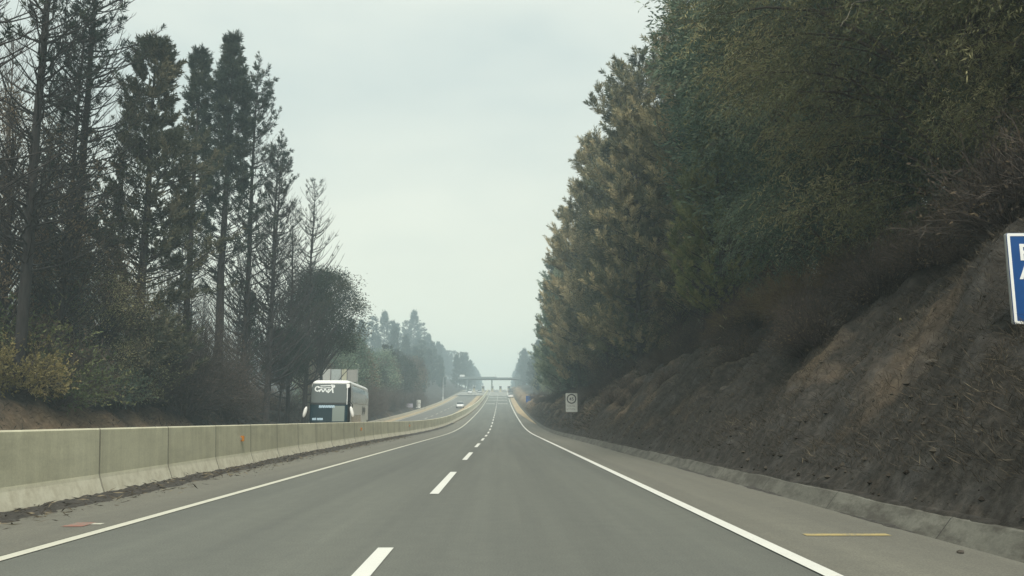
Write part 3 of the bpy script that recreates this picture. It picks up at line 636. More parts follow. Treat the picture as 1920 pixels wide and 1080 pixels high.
# ------------------------------------------------------------------ right bank: bushes and litter
for x, y, s, lb in ((10.6, 28.5, 1.25, 'broad brown gorse mound high on the bank, widest of the brown mounds'), (10.3, 31.5, 1.05, 'brown gorse mound behind the widest mound'), (9.9, 34.5, 1.0, 'rounded brown gorse mound just behind the pale leaved plant'), (11.4, 26.0, 1.1, 'brown gorse mound right of the widest mound')):
    plant('gorse', 'gorse_bush', lb, 'bush', x, y, s=s, group='brown gorse mounds on the bank', parts=BT)
plant('pale_plant', 'pale_leaved_plant', 'plant with pale shiny leaves in front of a brown gorse mound', 'plant', 9.5, 33.2, s=1.25, parts=BT)
for i in range(58):
    y = 14 + i * 1.05 + random.uniform(-1, 1); x = random.uniform(6.4, 11.5)
    plant('twig_low', 'twig_bush', 'small burnt twig bush on the charred slope of the right bank', 'bush', x, y, s=random.uniform(.2, .62), group='burnt twig bushes on the right bank', parts=BT)
for i in range(26):
    y = 120 + random.uniform(-60, 70); x = random.uniform(6.6, 8.6)
    plant('twig_low', 'roadside_bush', 'grey roadside bush low on the far end of the right bank', 'bush', x, y, s=random.uniform(.35, .75), group='roadside bushes at the far end of the bank', parts=BT)
for i in range(44):
    y = 14.5 + i * .75; x = random.uniform(8.6, 13.5)
    plant('twig_low', 'dead_bush', 'dark dead bush on the upper right bank under the drooping trees', 'bush', x, y, s=random.uniform(.35, .85), group='dark dead bushes high on the right bank', parts=BT)
for i in range(20):
    y = random.uniform(12.2, 19); x = random.uniform(8.2, 12.5)
    plant(random.choice(['twig_low', 'gorse']), 'dead_bush', 'brown dead bush on the upper slope just behind the blue sign', 'bush', x, y, s=random.uniform(.4, .9), group='brown dead bushes behind the blue sign', parts=BT)
def litter(name, n, xr, yr, cover, lng, wdt, mat, flat=.5, pw=1.0):
    x = xr[0] + (xr[1] - xr[0]) * rng.uniform(0, 1, n); y = yr[0] + (yr[1] - yr[0]) * rng.uniform(0, 1, n) ** pw
    cl = fbm(x * .8, y * .8, 4); keep = cl > rng.uniform(-.75, .55, n); x = x[keep]; y = y[keep]; cl = cl[keep]; k = len(x)
    d = rng.normal(size=(k, 3)) * np.array([1, 1, .35]) + np.array([-.25, 0, flat])
    link(name, Acc().leaves(np.stack([x, y, ground(x, y) - .01], -1), d, rng.uniform(*lng, k), rng.uniform(*wdt, k), np.clip(rng.beta(1.6, 3, k) + cl * .25, 0, 1)).mesh(name, mat), None, 'stuff')
litter('dry_brush', 280000, (4.95, 15), (5.5, 60), 0, (.05, .26), (.004, .009), F_GROUND, .6, 1.5)
# grass clumps and loose stones over the slope
n = 5200; cx_ = 5.1 + 9 * rng.uniform(0, 1, n) ** 1.2; cy_ = 5.5 + 62 * rng.uniform(0, 1, n) ** 1.35; kk = fbm(cx_ * .5, cy_ * .5, 3) > rng.uniform(-.6, .4, n); cx_ = cx_[kk]; cy_ = cy_[kk]; n = len(cx_); b_ = 22
gx_ = (cx_[:, None] + rng.normal(0, .10, (n, b_))).ravel(); gy_ = (cy_[:, None] + rng.normal(0, .10, (n, b_))).ravel(); d_ = rng.normal(size=(n * b_, 3)) * np.array([.8, .8, .3]) + np.array([-.15, 0, .75])
link('grass_clumps', Acc().leaves(np.stack([gx_, gy_, ground(gx_, gy_) - .02], -1), d_, np.repeat(rng.uniform(.07, .26, n), b_) * rng.uniform(.6, 1.1, n * b_), .007, np.clip(np.repeat(rng.beta(2, 2.8, n) * .85, b_) + rng.normal(0, .08, n * b_), 0, 1)).mesh('grass_clumps', F_GROUND), None, 'stuff')
n = 2600; sx_ = 4.78 + 8 * rng.uniform(0, 1, n) ** 1.9; sy_ = 5.5 + 60 * rng.uniform(0, 1, n) ** 1.4; r_ = .010 + .05 * rng.uniform(0, 1, n) ** 4
o_ = np.array([[1, 0, 0], [0, 1, 0], [-1, 0, 0], [0, -1, 0], [0, 0, .7], [0, 0, -.7]]); v_ = o_[None] * rng.uniform(.6, 1.4, (n, 6, 1)) * r_[:, None, None] + np.stack([sx_, sy_, ground(sx_, sy_) + r_ * .2], -1)[:, None]
f_ = np.array([(0, 1, 4), (1, 2, 4), (2, 3, 4), (3, 0, 4), (1, 0, 5), (2, 1, 5), (3, 2, 5), (0, 3, 5)])[None] + 6 * np.arange(n)[:, None, None]
link('loose_stones', Acc().add(v_.reshape(-1, 3), None, f_.reshape(-1, 3), np.repeat(rng.uniform(.0, .7, n), 6)).mesh('loose_stones', F_GROUND), None, 'stuff')
litter('dry_brush', 40000, (4.95, 14), (50, 170), 0, (.15, .6), (.03, .06), F_GROUND, .5, 1.3)
litter('dry_grass', 26000, (-27, -18.2), (16, 100), 0, (.12, .5), (.015, .04), F_GROUND, .5, 1.2)
m = bmesh.new()
P = np.array([[(7.15, 15.1, 0), (7.3, 15.35, .03), (7.5, 15.7, .02)]]); P[..., 2] += ground(P[..., 0], P[..., 1]) + .05
tag(link('dead_branch', Acc().tubes(P, np.array([[.022, .026, .012]]), 6, cap=True).mesh('dead_branch', F_PALE)), 'short pale bare branch lying on the charred slope', 'branch')
M_ROCK = plain('grey rock', (.075, .066, .053), .95, vary=.4, scale=9)
def rock(name, label, x, y, s, z=None, group=None):
    bm = bmesh.new(); bmesh.ops.create_icosphere(bm, subdivisions=2, radius=s)
    for v in bm.verts:
        k = 1 + .5 * float(fbm(np.array([v.co.x / s * 1.3 + x * 3]), np.array([v.co.y / s * 1.3 + v.co.z / s * 1.7 + y * 3]), 3)[0]); v.co *= k; v.co.z *= .65
    o = bm_part(name, bm, M_ROCK); o.location = (x, y, (float(ground(np.array([x]), np.array([y]))[0]) if z is None else z) + s * .2); tag(o, label, 'rock', group)
rock('stone', 'small dark stone on the pale road shoulder', 4.22, 8.05, .035, .01)
for x, y, s, lb in ((6.4, 12.6, .09, 'pale stone low on the charred slope near the sign'), (7.6, 15.2, .12, 'grey stone halfway up the near slope'), (7.6, 19, .22, 'grey boulder in the middle of the burnt slope'), (6.3, 24, .18, 'stone near the concrete edge, beside tan earth'), (8.6, 30, .3, 'largest grey boulder below the gorse mounds')):
    rock('stone', lb, x, y, s)

# ------------------------------------------------------------------ left wood
LB = [  # kind, x, y, scale, label, foliage
    ('sparse_a', -18.9, 27.5, 1.0, 'bare burnt pine at the left edge, its long limbs reaching into the picture', F_DARK),
    ('sparse_a', -20.4, 36.5, 1.0, 'tall thin burnt pine, leftmost of three bare trunks side by side', F_DARK),
    ('sparse_b', -20.6, 40, .78, 'burnt pine with a tufted tip, middle of three bare trunks side by side', F_DARK),
    ('sparse_a', -21.6, 43, 1.02, 'tall burnt pine, right of three bare trunks side by side', F_DARK),
    ('cypress', -20.0, 47, 1.14, 'bushy grey olive cypress, the thickest crown of the left wood', F_DUSK),
    ('whip', -22.6, 50, .95, 'bare whip thin tree left of the bushy cypress', None),
    ('spire_b', -20.6, 56, .98, 'slender dark pine just right of the bushy cypress', F_DARK),
    ('spire_a', -19.8, 60, 1.13, 'tall dark narrow pine with a single pointed spire', F_DARK),
    ('spire_b', -18.6, 63, .40, 'short dark pine leaning on the trunk of the pointed spire', F_DARK),
    ('sparse_b', -18.7, 62.5, 1.10, 'burnt pine with a tufted spire and long bare limbs on its right', F_DARK),
    ('bare_up', -17.9, 66, .98, 'bare pine with upswept burnt limbs, falling to the right', F_DARK),
    ('bare_up', -18.2, 74, .86, 'burnt pine with curling limbs above the dark green tree', F_DARK),
    ('sparse_b', -18.8, 69.5, .95, 'tall sparse burnt pine between the tufted spire and the dark green tree', F_DARK),
    ('bare_up', -18.0, 79, 1.04, 'tall bare pine rising behind the dark green tree over the coach', F_DARK),
    ('leafy_c', -16.9, 81, .92, 'dark green tree over the double deck coach', F_DARK),
    ('leafy_c', -18.2, 71, .5, 'smaller dark tree left of the coach', F_DARK),
    ('leafy_a', -23.6, 40, 1.1, 'brown leaved tree at the left edge under bare limbs', F_BROWN),
    ('leafy_a', -23.4, 43, .6, 'singed brown tree between the bare trunks', F_BROWN),
    ('leafy_a', -20.3, 44, .66, 'brown and grey tree left of the bushy cypress', F_BROWN),
    ('leafy_b', -20.2, 43.5, .72, 'olive young tree with yellow top in front of the cypress', F_OLIVE),
    ('leafy_b', -20.0, 46.5, .80, 'young tree with olive leaves at the foot of the cypress', F_OLIVE),
    ('leafy_b', -22.0, 42.0, .66, 'small dark olive tree beside the green brush', F_GREY),
]
for k, x, y, s, lb, f in LB:
    plant(k, PROTO[k][0].name.split('_trunk')[0], lb, 'tree', x, y, s=s, group='trees along the left bank', mats=f)
for i in range(32):
    y = 34 + i * 2.0 + random.uniform(-2, 2); x = -21.5 - random.uniform(0, 16) - (y - 30) * .05
    plant(random.choice(['pole_a', 'pole_b', 'pole_a', 'whip']), 'burnt_sapling', 'thin grey burnt sapling among many in the wood on the left', 'tree', x, y, s=random.uniform(.7, 1.0), group='burnt saplings behind the left bank')
for i in range(10):
    y = 50 + i * 7; x = -25 - random.uniform(0, 14)
    plant(random.choice(['sparse_b', 'bare_up', 'sparse_a']), 'burnt_pine', 'burnt pine standing deeper in the left wood', 'tree', x, y, s=random.uniform(.55, .8), group='burnt pines deeper in the left wood', mats=F_DARK)
for x, y, s, lb in ((-19.4, 52.5, .95, 'large fuzzy grey brown bush of burnt twigs left of the coach'), (-20.0, 56, 1.0, 'tall burnt twig bush behind the large fuzzy one'), (-20.3, 49.5, .82, 'burnt twig bush right of the olive young trees'), (-19.3, 61, .8, 'burnt twig bush nearest the coach on its left')):
    plant('twig_dome', 'twig_bush', lb, 'bush', x, y, s=s, group='large burnt twig bushes on the left', parts=BT)
for i in range(24):
    y = 30 + i * 2.3; x = -20.6 - random.uniform(0, 4.5)
    plant('twig_low', 'twig_bush', 'low burnt bush in the undergrowth of the left wood', 'bush', x, y, s=random.uniform(.8, 1.7), group='undergrowth of the left wood', parts=BT)
for x, y, s, f, lb in ((-20.2, 36.0, 1.25, F_YELLOW, 'yellow green bush at the left edge above the wall'), (-19.9, 39.0, 1.3, F_GREEN, 'green grey bush right of the yellow one'), (-22.6, 38.5, 1.9, F_GREEN, 'tall grey green brush behind the yellow bush'), (-20.4, 44.0, 1.3, F_GREY, 'grey green bush on top of the left bank'), (-24.4, 45, 1.7, F_BROWN, 'brown brush behind the grey green bushes')):
    plant('green_low', 'green_bush', lb, 'bush', x, y, s=s, group='leafy bushes on the left bank', parts=BT, mats=f)
for i in range(22):
    y = 112 + i * 4.6; x = -18.6 - random.uniform(0, 2.6)
    plant('twig_dome', 'twig_bush', 'hazy grey brown bush along the far carriageway', 'bush', x, y, s=random.uniform(.55, .8) * float(np.interp(y, [80, 140, 200], [1, .85, .7])), group='hazy bushes along the far carriageway', parts=BT)
# ------------------------------------------------------------------ far trees in the haze, both sides of the road
FT = [(-52, 380, 1.12), (-49, 384, .95), (-56, 372, 1.0), (-60, 366, .9), (-44, 430, 1.25), (-41, 436, 1.05), (-37.5, 440, .9), (-47, 425, 1.0), (-50, 410, .9), (-34, 470, .85), (-31, 560, 1.0), (-33, 548, .9), (-29, 580, .8), (-36, 520, .9), (-62, 352, .95), (-66, 345, .8), (-56, 350, .7)]
for i in range(44): FT.append((-30 - random.uniform(0, 30) * (1 - i / 60), 300 + i * 9 + random.uniform(-5, 5), random.uniform(.55, .9)))
for i in range(46): FT.append((-23 - random.uniform(0, 1) ** 1.3 * (9 + i * .25), 175 + i * 5.2, random.uniform(.42, .72)))
for i in range(24): FT.append((-17.5 - random.uniform(0, 4), 400 + i * 18, random.uniform(.7, 1.0)))
for i in range(9): FT.append((11.5 + random.uniform(0, 4), 225 + i * 13, random.uniform(.5, .8)))
for i in range(34): FT.append((13 + random.uniform(0, 14), 240 + i * 17 + random.uniform(-5, 5), random.uniform(.6, .95)))
for i in range(20): FT.append((11 + random.uniform(0, 3), 420 + i * 20, random.uniform(.7, 1.0)))
for x, y, s in FT:
    k = random.choice(['far_a', 'far_a', 'far_b']) if y > 170 else 'far_c'
    if (x, y) in ((-44, 430), (-52, 380)): k = 'far_a'
    lb = {(-44, 430): 'tallest pointed pine in the haze beyond the coach', (-52, 380): 'pointed hazy pine nearest the edge of the left wood'}.get((x, y), 'blue grey pine fading into the smoke far along the road')
    plant(k, 'hazy_pine', lb, 'tree', x, y, s=s, group='pines fading into the haze')
for i in range(26):
    y = 110 + i * 5; x = -22 - random.uniform(0, 12)
    plant('far_c', 'hazy_tree', 'pale grey tree in the smoke behind the roadside bushes', 'tree', x, y, s=random.uniform(.5, .85), group='grey trees in the smoke on the left', mats=random.choice([F_GREY, F_BROWN, F_DARK]))
for i in range(10):
    y = 170 + i * 9; x = 10.5 + random.uniform(0, 5)
    plant('far_c', 'hazy_tree', 'pale bushy tree in the smoke past the right bank', 'tree', x, y, s=random.uniform(.3, .5), group='bushy trees past the right bank', mats=random.choice([F_GREY, F_OLIVE]))
#OBJECTS#
# ------------------------------------------------------------------ signs
M_SIGNW = plain('sign white', (.62, .63, .58), .5, vary=.06); M_SIGNB = plain('sign blue', (.006, .062, .22), .4, vary=.08); M_INK = plain('sign black', (.02, .02, .02), .5)
M_BACK = plain('grey sign back', (.27, .28, .27), .5, .3); M_POST = plain('grey post', (.12, .12, .115), .6, .3); M_FILM = plain('reflective white', (.78, .80, .78), .4, vary=.03)
def round_rect(bm, w, h, r, y0, y1, seg=6):
    pts = []
    for cx, cz, a0 in ((w / 2 - r, h / 2 - r, 0), (-w / 2 + r, h / 2 - r, 90), (-w / 2 + r, -h / 2 + r, 180), (w / 2 - r, -h / 2 + r, 270)):
        for k in range(seg + 1):
            a = R(a0 + 90 * k / seg); pts.append((cx + r * math.cos(a), cz + r * math.sin(a)))
    lo = [bm.verts.new((x, y0, z)) for x, z in pts]; hi = [bm.verts.new((x, y1, z)) for x, z in pts]
    bm.faces.new(lo); bm.faces.new(hi[::-1]); n = len(pts)
    for i in range(n): bm.faces.new((lo[i], hi[i], hi[(i + 1) % n], lo[(i + 1) % n]))
    bmesh.ops.recalc_face_normals(bm, faces=bm.faces); return bm
def frame_rect(bm, w, h, r, b, y0, y1, seg=6):
    rings = []
    for ww, hh, rr in ((w, h, r), (w - 2 * b, h - 2 * b, max(.01, r - b))):
        for y in (y0, y1):
            ring = []
            for cx, cz, a0 in ((ww / 2 - rr, hh / 2 - rr, 0), (-ww / 2 + rr, hh / 2 - rr, 90), (-ww / 2 + rr, -hh / 2 + rr, 180), (ww / 2 - rr, -hh / 2 + rr, 270)):
                for k in range(seg + 1):
                    a = R(a0 + 90 * k / seg); ring.append(bm.verts.new((cx + rr * math.cos(a), y, cz + rr * math.sin(a))))
            rings.append(ring)
    n = len(rings[0])
    for A, B in ((0, 2), (1, 3), (0, 1), (2, 3)):
        for i in range(n): bm.faces.new((rings[A][i], rings[A][(i + 1) % n], rings[B][(i + 1) % n], rings[B][i]))
    bmesh.ops.recalc_face_normals(bm, faces=bm.faces); return bm
def ring(bm, r0, r1, y0, y1, cx=0, cz=0, n=40):
    V = [[bm.verts.new((cx + r * math.cos(2 * math.pi * k / n), y, cz + r * math.sin(2 * math.pi * k / n))) for k in range(n)] for r in (r0, r1) for y in (y0, y1)]
    for A, B in ((0, 2), (1, 3), (0, 1), (2, 3)):
        for i in range(n): bm.faces.new((V[A][i], V[A][(i + 1) % n], V[B][(i + 1) % n], V[B][i]))
    bmesh.ops.recalc_face_normals(bm, faces=bm.faces); return bm

# blue direction sign, right
gz = float(ground(np.array([7.1]), np.array([10.62]))[0])
T = thing('blue_road_sign', 'blue road sign with white border and white capitals, cut by the right edge', 'road sign', (6.40, 10.5, 2.97), R(-2))
pn = bm_part('panel', round_rect(bmesh.new(), 2.2, 1.16, .025, 0, .03), M_SIGNB, T); pn.location = (1.1, 0, 0)
b = bm_part('border', frame_rect(bmesh.new(), 2.194, 1.154, .022, .036, -.003, .001), M_FILM, T); b.location = (1.1, 0, 0)
b = bm_part('frame', frame_rect(bmesh.new(), 2.215, 1.172, .03, .02, .014, .05), M_BACK, T); b.location = (1.1, 0, 0)
text_mesh('lettering', 'P', .29, M_FILM, T, (.135, -.002, .235), (R(90), 0, 0), .007, .002)
text_mesh('lettering', 'A', .29, M_FILM, T, (.125, -.002, -.005), (R(90), 0, 0), .007, .002)
for x in (.75, 1.65):
    zz = float(ground(np.array([6.4 + x]), np.array([10.6]))[0]) - 2.97
    bm_part('post', bm_box(bmesh.new(), (x - .04, .062, min(zz - .3, -.7)), (x + .04, .14, .5)), M_STEEL, T, .008)

# white speed sign, right
def plate_sign(name, label, x, y, z, w, h, mark, post_x=-.05, face=M_SIGNW, rz=0, group=None):
    g0 = float(ground(np.array([x]), np.array([y]))[0])
    t = thing(name, label, 'road sign', (x, y, g0), R(rz), group); zc = z - g0
    p = bm_part('panel', round_rect(bmesh.new(), w, h, .03, 0, .02), face, t); p.location = (0, 0, zc)
    bm_part('post', bm_cyl(bmesh.new(), (post_x, .062, -.4), (post_x, .062, zc + h * .5 + .04), .04, 10), M_POST, t)
    for dz in (-.3, .3): bm_part('clamp', bm_box(bmesh.new(), (post_x - .08, .021, zc + dz * h - .025), (post_x + .08, .032, zc + dz * h + .025)), M_STEEL, t)
    if mark:
        cz = zc + h * .20
        bm_part('ring', ring(bmesh.new(), w * .415, w * .315, -.004, -.001, 0, cz), M_INK, t)
        text_mesh('number', '45', w * .40, M_INK, t, (0, -.003, cz - w * .145), (R(90), 0, 0), .004, .001, align='CENTER')
        for j, words in enumerate(((.11, .17, .30), (.20, .12, .36))):       # two lines of small worn words that cannot be read
            xx = -w * .42 + (0.06 * w if j == 0 else 0)
            for k, ww in enumerate(words):
                bm = bmesh.new(); q = xx; e = min(xx + ww * w, w * .44)
                while q < e - .02:
                    bm_box(bm, (q, -.004, zc - h * (.185 + .16 * j) - .045), (q + .012, -.001, zc - h * (.185 + .16 * j) + .045))
                    bm_box(bm, (q + .0121, -.004, zc - h * (.185 + .16 * j) + (.02 if int(q * 90) % 2 else -.04)), (q + .04, -.001, zc - h * (.185 + .16 * j) + (.038 if int(q * 90) % 2 else -.022))); q += .062
                bm_part('word', bm, M_INK, t); xx = e + .05 * w
    return t
plate_sign('speed_sign', 'white upright road sign with a black ring at the foot of the right bank', 5.18, 63, 2.42, .86, 1.36, True, face=plain('weathered sign white', (.40, .42, .39), .6))
plate_sign('road_sign', 'small pale upright sign beside the far carriageway, left of the oncoming car', -14.9 - 2.9, 186, 4.45, 1.0, 1.75, False, 0)
plate_sign('road_sign', 'low violet grey sign in the brush left of the small pale sign', -18.9, 178, 4.0, 1.5, .8, False, 0, plain('violet grey sign', (.30, .28, .33), .5))
plate_sign('road_sign', 'small hazy blue sign at the far end of the right bank', 6.55, 190, 5.55, 2.0, 1.5, False, 0, M_SIGNB)
# back of a large panel sign on a frame behind the coach
g0 = float(ground(np.array([-20.5]), np.array([106]))[0])
T = thing('sign_frame', 'back of a wide pale panel sign on posts, just above the coach roof', 'sign', (-21.2, 106, g0), R(3)); T.scale = (1.25, 1.25, 1.25)
zt, zb = (7.35 - g0) / 1.25, (5.75 - g0) / 1.25
for k, (a, b) in enumerate(((-1.0, .12), (.2, 1.15), (1.23, 1.72), (1.8, 2.72))):
    bm_part('panel', bm_box(bmesh.new(), (a, .02, zb), (b, .06, zt - (.02 * k))), plain('weathered sign back', ((.36, .37, .35), (.31, .35, .34), (.38, .38, .28), (.25, .25, .23))[k], .6), T, .006)
for x in (.16, 1.19, 1.76, 2.80): bm_part('post', bm_box(bmesh.new(), (x - .035, -.06, -.5), (x + .035, .015, zt + .05)), M_POST if x < 2 else M_BACK, T, .006)
bm_part('rail', bm_box(bmesh.new(), (-1.0, .065, zb + .2), (2.8, .1, zb + .27)), M_POST, T)

# ------------------------------------------------------------------ double deck coach
def glass(name, c, rough=.06, sp=.8, ct=.3):
    m = Mat(name); m.set('Base Color', (*c, 1)); m.set('Roughness', rough); m.set('Specular IOR Level', sp); m.set('Coat Weight', ct); m.set('Coat Roughness', .03); return m.m
G_UP = glass('grey upper glass', (.10, .118, .115), .08, .5, .15); G_LOW = glass('dark blue lower glass', (.008, .026, .036), .06, .3, .0); G_SIDE = glass('tinted side glass', (.022, .028, .032), .1, .4, .0)
G_PALE = glass('pale painted reflection', (.16, .20, .18), .3)  # pale colour of the reflection painted on the lower windscreen
M_COACH = plain('white coach paint', (.86, .87, .85), .3, spec=.6, vary=.04); M_ROOF = plain('bright white roof', (.78, .79, .76), .35, vary=.03); M_TRIM = plain('black trim', (.014, .017, .018), .3)
M_TYRE = plain('tyre rubber', (.02, .02, .02), .9); M_RIM = plain('wheel rim', (.35, .35, .36), .4, .6); M_LAMP = plain('headlight glass', (.7, .72, .72), .15); M_RED2 = plain('red lamp', (.4, .03, .02), .3)
M_LOGO = plain('white coach lettering', (.66, .70, .69), .5, vary=.03); M_GREYP = plain('grey coach pattern', (.12, .125, .13), .4)
m = Mat('lit display letters'); m.set('Base Color', (.3, .4, .45, 1)); m.set('Emission Color', (.62, .86, 1, 1)); m.set('Emission Strength', .22); M_LED = m.m

CL = 13.2
def c_hw(z): return 1.275 - .10 * max(0, (z - 3.2) / .9) ** 1.6 - (.16 * max(0, (z - 3.9) / .2) ** 2)
def c_fs(z): return .05 + (.42 * max(0, (z - 1.6) / 2.4) ** 1.5) + (.35 * max(0, (z - 3.85) / .25) ** 2) - .06 * math.exp(-((z - .75) / .4) ** 2)
def c_front(a, z, off=0):
    hw = c_hw(z); s = 1 if a >= 0 else -1; k = abs(a)
    x = hw * math.sin(k * math.pi / 2) ** .62 if k < 1 else hw
    y = c_fs(z) + .62 * (1 - (1 - min(k, 1) ** 3.2) ** .55)
    return (s * x * (1 + off / 1.3), y - off * (1 - k * .7), z)
def coach_patch(kind, us, zs, off, zfun=None):
    P = []
    for u in us:
        row = []
        for z in zs:
            zz = zfun(u, z) if zfun else z
            if kind == 'front': row.append(c_front(u, zz, off))
            else:
                s = 1 if kind == 'right' else -1; y0 = c_fs(zz) + .62
                row.append((s * (c_hw(zz) + off), max(u, y0 + .001), zz))
        P.append(row)
    return np.array(P)
COACH = thing('double_deck_coach', 'white double deck coach with dark glass front behind the median wall', 'bus', (-10.85, 54.6, float(prof(54.6)) - .3), R(3.7)); COACH.scale.z = .975
zs = np.array([.32, .5, .9, 1.25, 1.7, 2.3, 2.8, 3.2, 3.6, 3.85, 3.95, 4.02, 4.07, 4.1]); us = np.linspace(-1, 1, 41)
A = Acc(); A.grid(coach_patch('front', us, zs, 0), None)
ly = np.linspace(0.7, CL, 12)
A.grid(coach_patch('right', ly, zs, 0)); A.grid(coach_patch('left', ly, zs, 0), flip=True)
rear = np.array([[(x * c_hw(z), CL + .001, z) for z in zs] for x in np.linspace(-1, 1, 9)]); A.grid(rear, flip=True)
link('body', A.mesh('body', M_COACH), COACH)
top = []
for v in np.linspace(0, 1, 14):
    row = []
    for a in np.linspace(-1, 1, 21):
        f = c_front(a, 4.1); row.append((f[0], f[1] + (CL - f[1]) * v, 4.1 + .035 * (1 - a * a) * min(1, v * 12 + .1)))
    top.append(row)
link('roof', Acc().grid(np.array(top), flip=True).mesh('roof', M_ROOF, True), COACH)
for side in ('right', 'left'):
    link('roof_edge', Acc().grid(coach_patch(side, np.linspace(.8, CL - .05, 10), np.array([3.83, 3.9, 3.97, 4.03]), .012), flip=side == 'left').mesh('roof_edge', M_ROOF), COACH)
fr = np.linspace(-.97, .97, 33)
lipz = lambda u, z: z if z > 1.6 else z + .26 * abs(u) ** 3
link('front_surround', Acc().grid(coach_patch('front', fr, np.array([1.22, 1.5, 2, 2.5, 3, 3.5, 3.92]), .008, lipz)).mesh('front_surround', M_TRIM, True), COACH)
wu = link('windscreen', Acc().grid(coach_patch('front', np.linspace(-.70, .50, 25), np.array([2.62, 2.8, 3.1, 3.4, 3.7, 3.86]), .016)).mesh('windscreen', G_UP, True), COACH); wu['label'] = 'grey upper deck windscreen'
wl = link('windscreen', Acc().grid(coach_patch('front', np.linspace(-.74, .60, 25), np.array([1.36, 1.6, 1.9, 2.2, 2.5]), .016, lipz)).mesh('windscreen', G_LOW, True), COACH); wl['label'] = 'dark blue lower windscreen'
link('painted_reflection', Acc().grid(coach_patch('front', np.linspace(.03, .42, 10), np.array([1.42, 1.8, 2.1, 2.42]), .021)).mesh('painted_reflection', G_PALE, True), COACH)  # bright reflection on the lower glass, painted as a pale patch
link('pillar', Acc().grid(coach_patch('front', np.linspace(.515, .56, 3), np.array([2.5, 3, 3.5, 3.88]), .022)).mesh('pillar', M_LOGO), COACH)
link('bumper', Acc().grid(coach_patch('front', us * 1.0, np.array([.36, .6, .9, 1.12, 1.2]), .02, lambda u, z: z + (.26 * abs(u) ** 3 if z > 1.15 else 0))).mesh('bumper', M_ROOF, True), COACH)
def decal(name, cx, cz, parts, mat, off=.022, par=None):
    """flat marks laid on the curved front: list of poly-lines (x, z, half thickness)"""
    A = Acc()
    for line in parts:
        rows = []
        for i, (x, z, h) in enumerate(line):
            x2, z2, _ = line[min(i + 1, len(line) - 1)]; x1, z1, _ = line[max(i - 1, 0)]
            dx, dz = x2 - x1, z2 - z1; n = math.hypot(dx, dz) or 1; px, pz = -dz / n * h, dx / n * h
            row = []
            for s in (-1, 1):
                X, Z = cx + x + s * px, cz + z + s * pz; a = max(-1, min(1, X / c_hw(Z))); u = math.copysign((math.asin(abs(a) ** (1 / .62)) * 2 / math.pi), a)
                row.append(c_front(u, Z, off))
            rows.append(row)
        A.grid(np.array(rows))
    return link(name, A.mesh(name, mat), par or COACH)
# cursive white name on the upper glass, as blurred as in the photograph: a looped c, waves, a tall looped tail
t = np.linspace(0, 1, 16)
logo = [[(-.53 + .14 * math.cos(a), .0 + .15 * math.sin(a), .035) for a in np.linspace(.6, 5.9, 16)],
        [(-.60 + 1.0 * k, -.10 + .0 * k + .09 * math.sin(k * 26), .032) for k in np.linspace(.18, .82, 40)],
        [(-.36 + .72 * k, .19 + .03 * k, .026) for k in t], [(-.52 + .8 * k, .07 + .02 * math.sin(k * 9), .022) for k in t],
        [(.33 + .13 * k, .22 - .40 * k + .12 * math.sin(k * 6), .045) for k in t], [(.52 - .40 * k, .20 - .46 * k, .04) for k in t], [(.44 + .09 * math.cos(a), .17 + .07 * math.sin(a), .028) for a in np.linspace(0, 6, 14)]]
decal('lettering', -.27, 3.52, logo, M_LOGO)
def led(cx, cz, pat, h):
    ls = []
    for x, w in pat: ls += [[(x, -h, .02), (x, h, .02)], [(x, h, .018), (x + w, h, .018)], [(x + w, h, .02), (x + w, -h, .02)], [(x, 0, .016), (x + w, 0, .016)]]
    return ls
decal('destination_display', 0, 2.36, led(0, 0, [(-.62, .08), (-.48, .09), (-.34, .08), (-.2, .07), (-.07, .09), (.07, .08), (.2, .09)], .075), M_LED, .026)
decal('destination_display', 0, 1.56, led(0, 0, [(-1.0, .07), (-.88, .08), (-.70, .07), (-.58, .08), (-.46, .07)], .065), M_LED, .026)
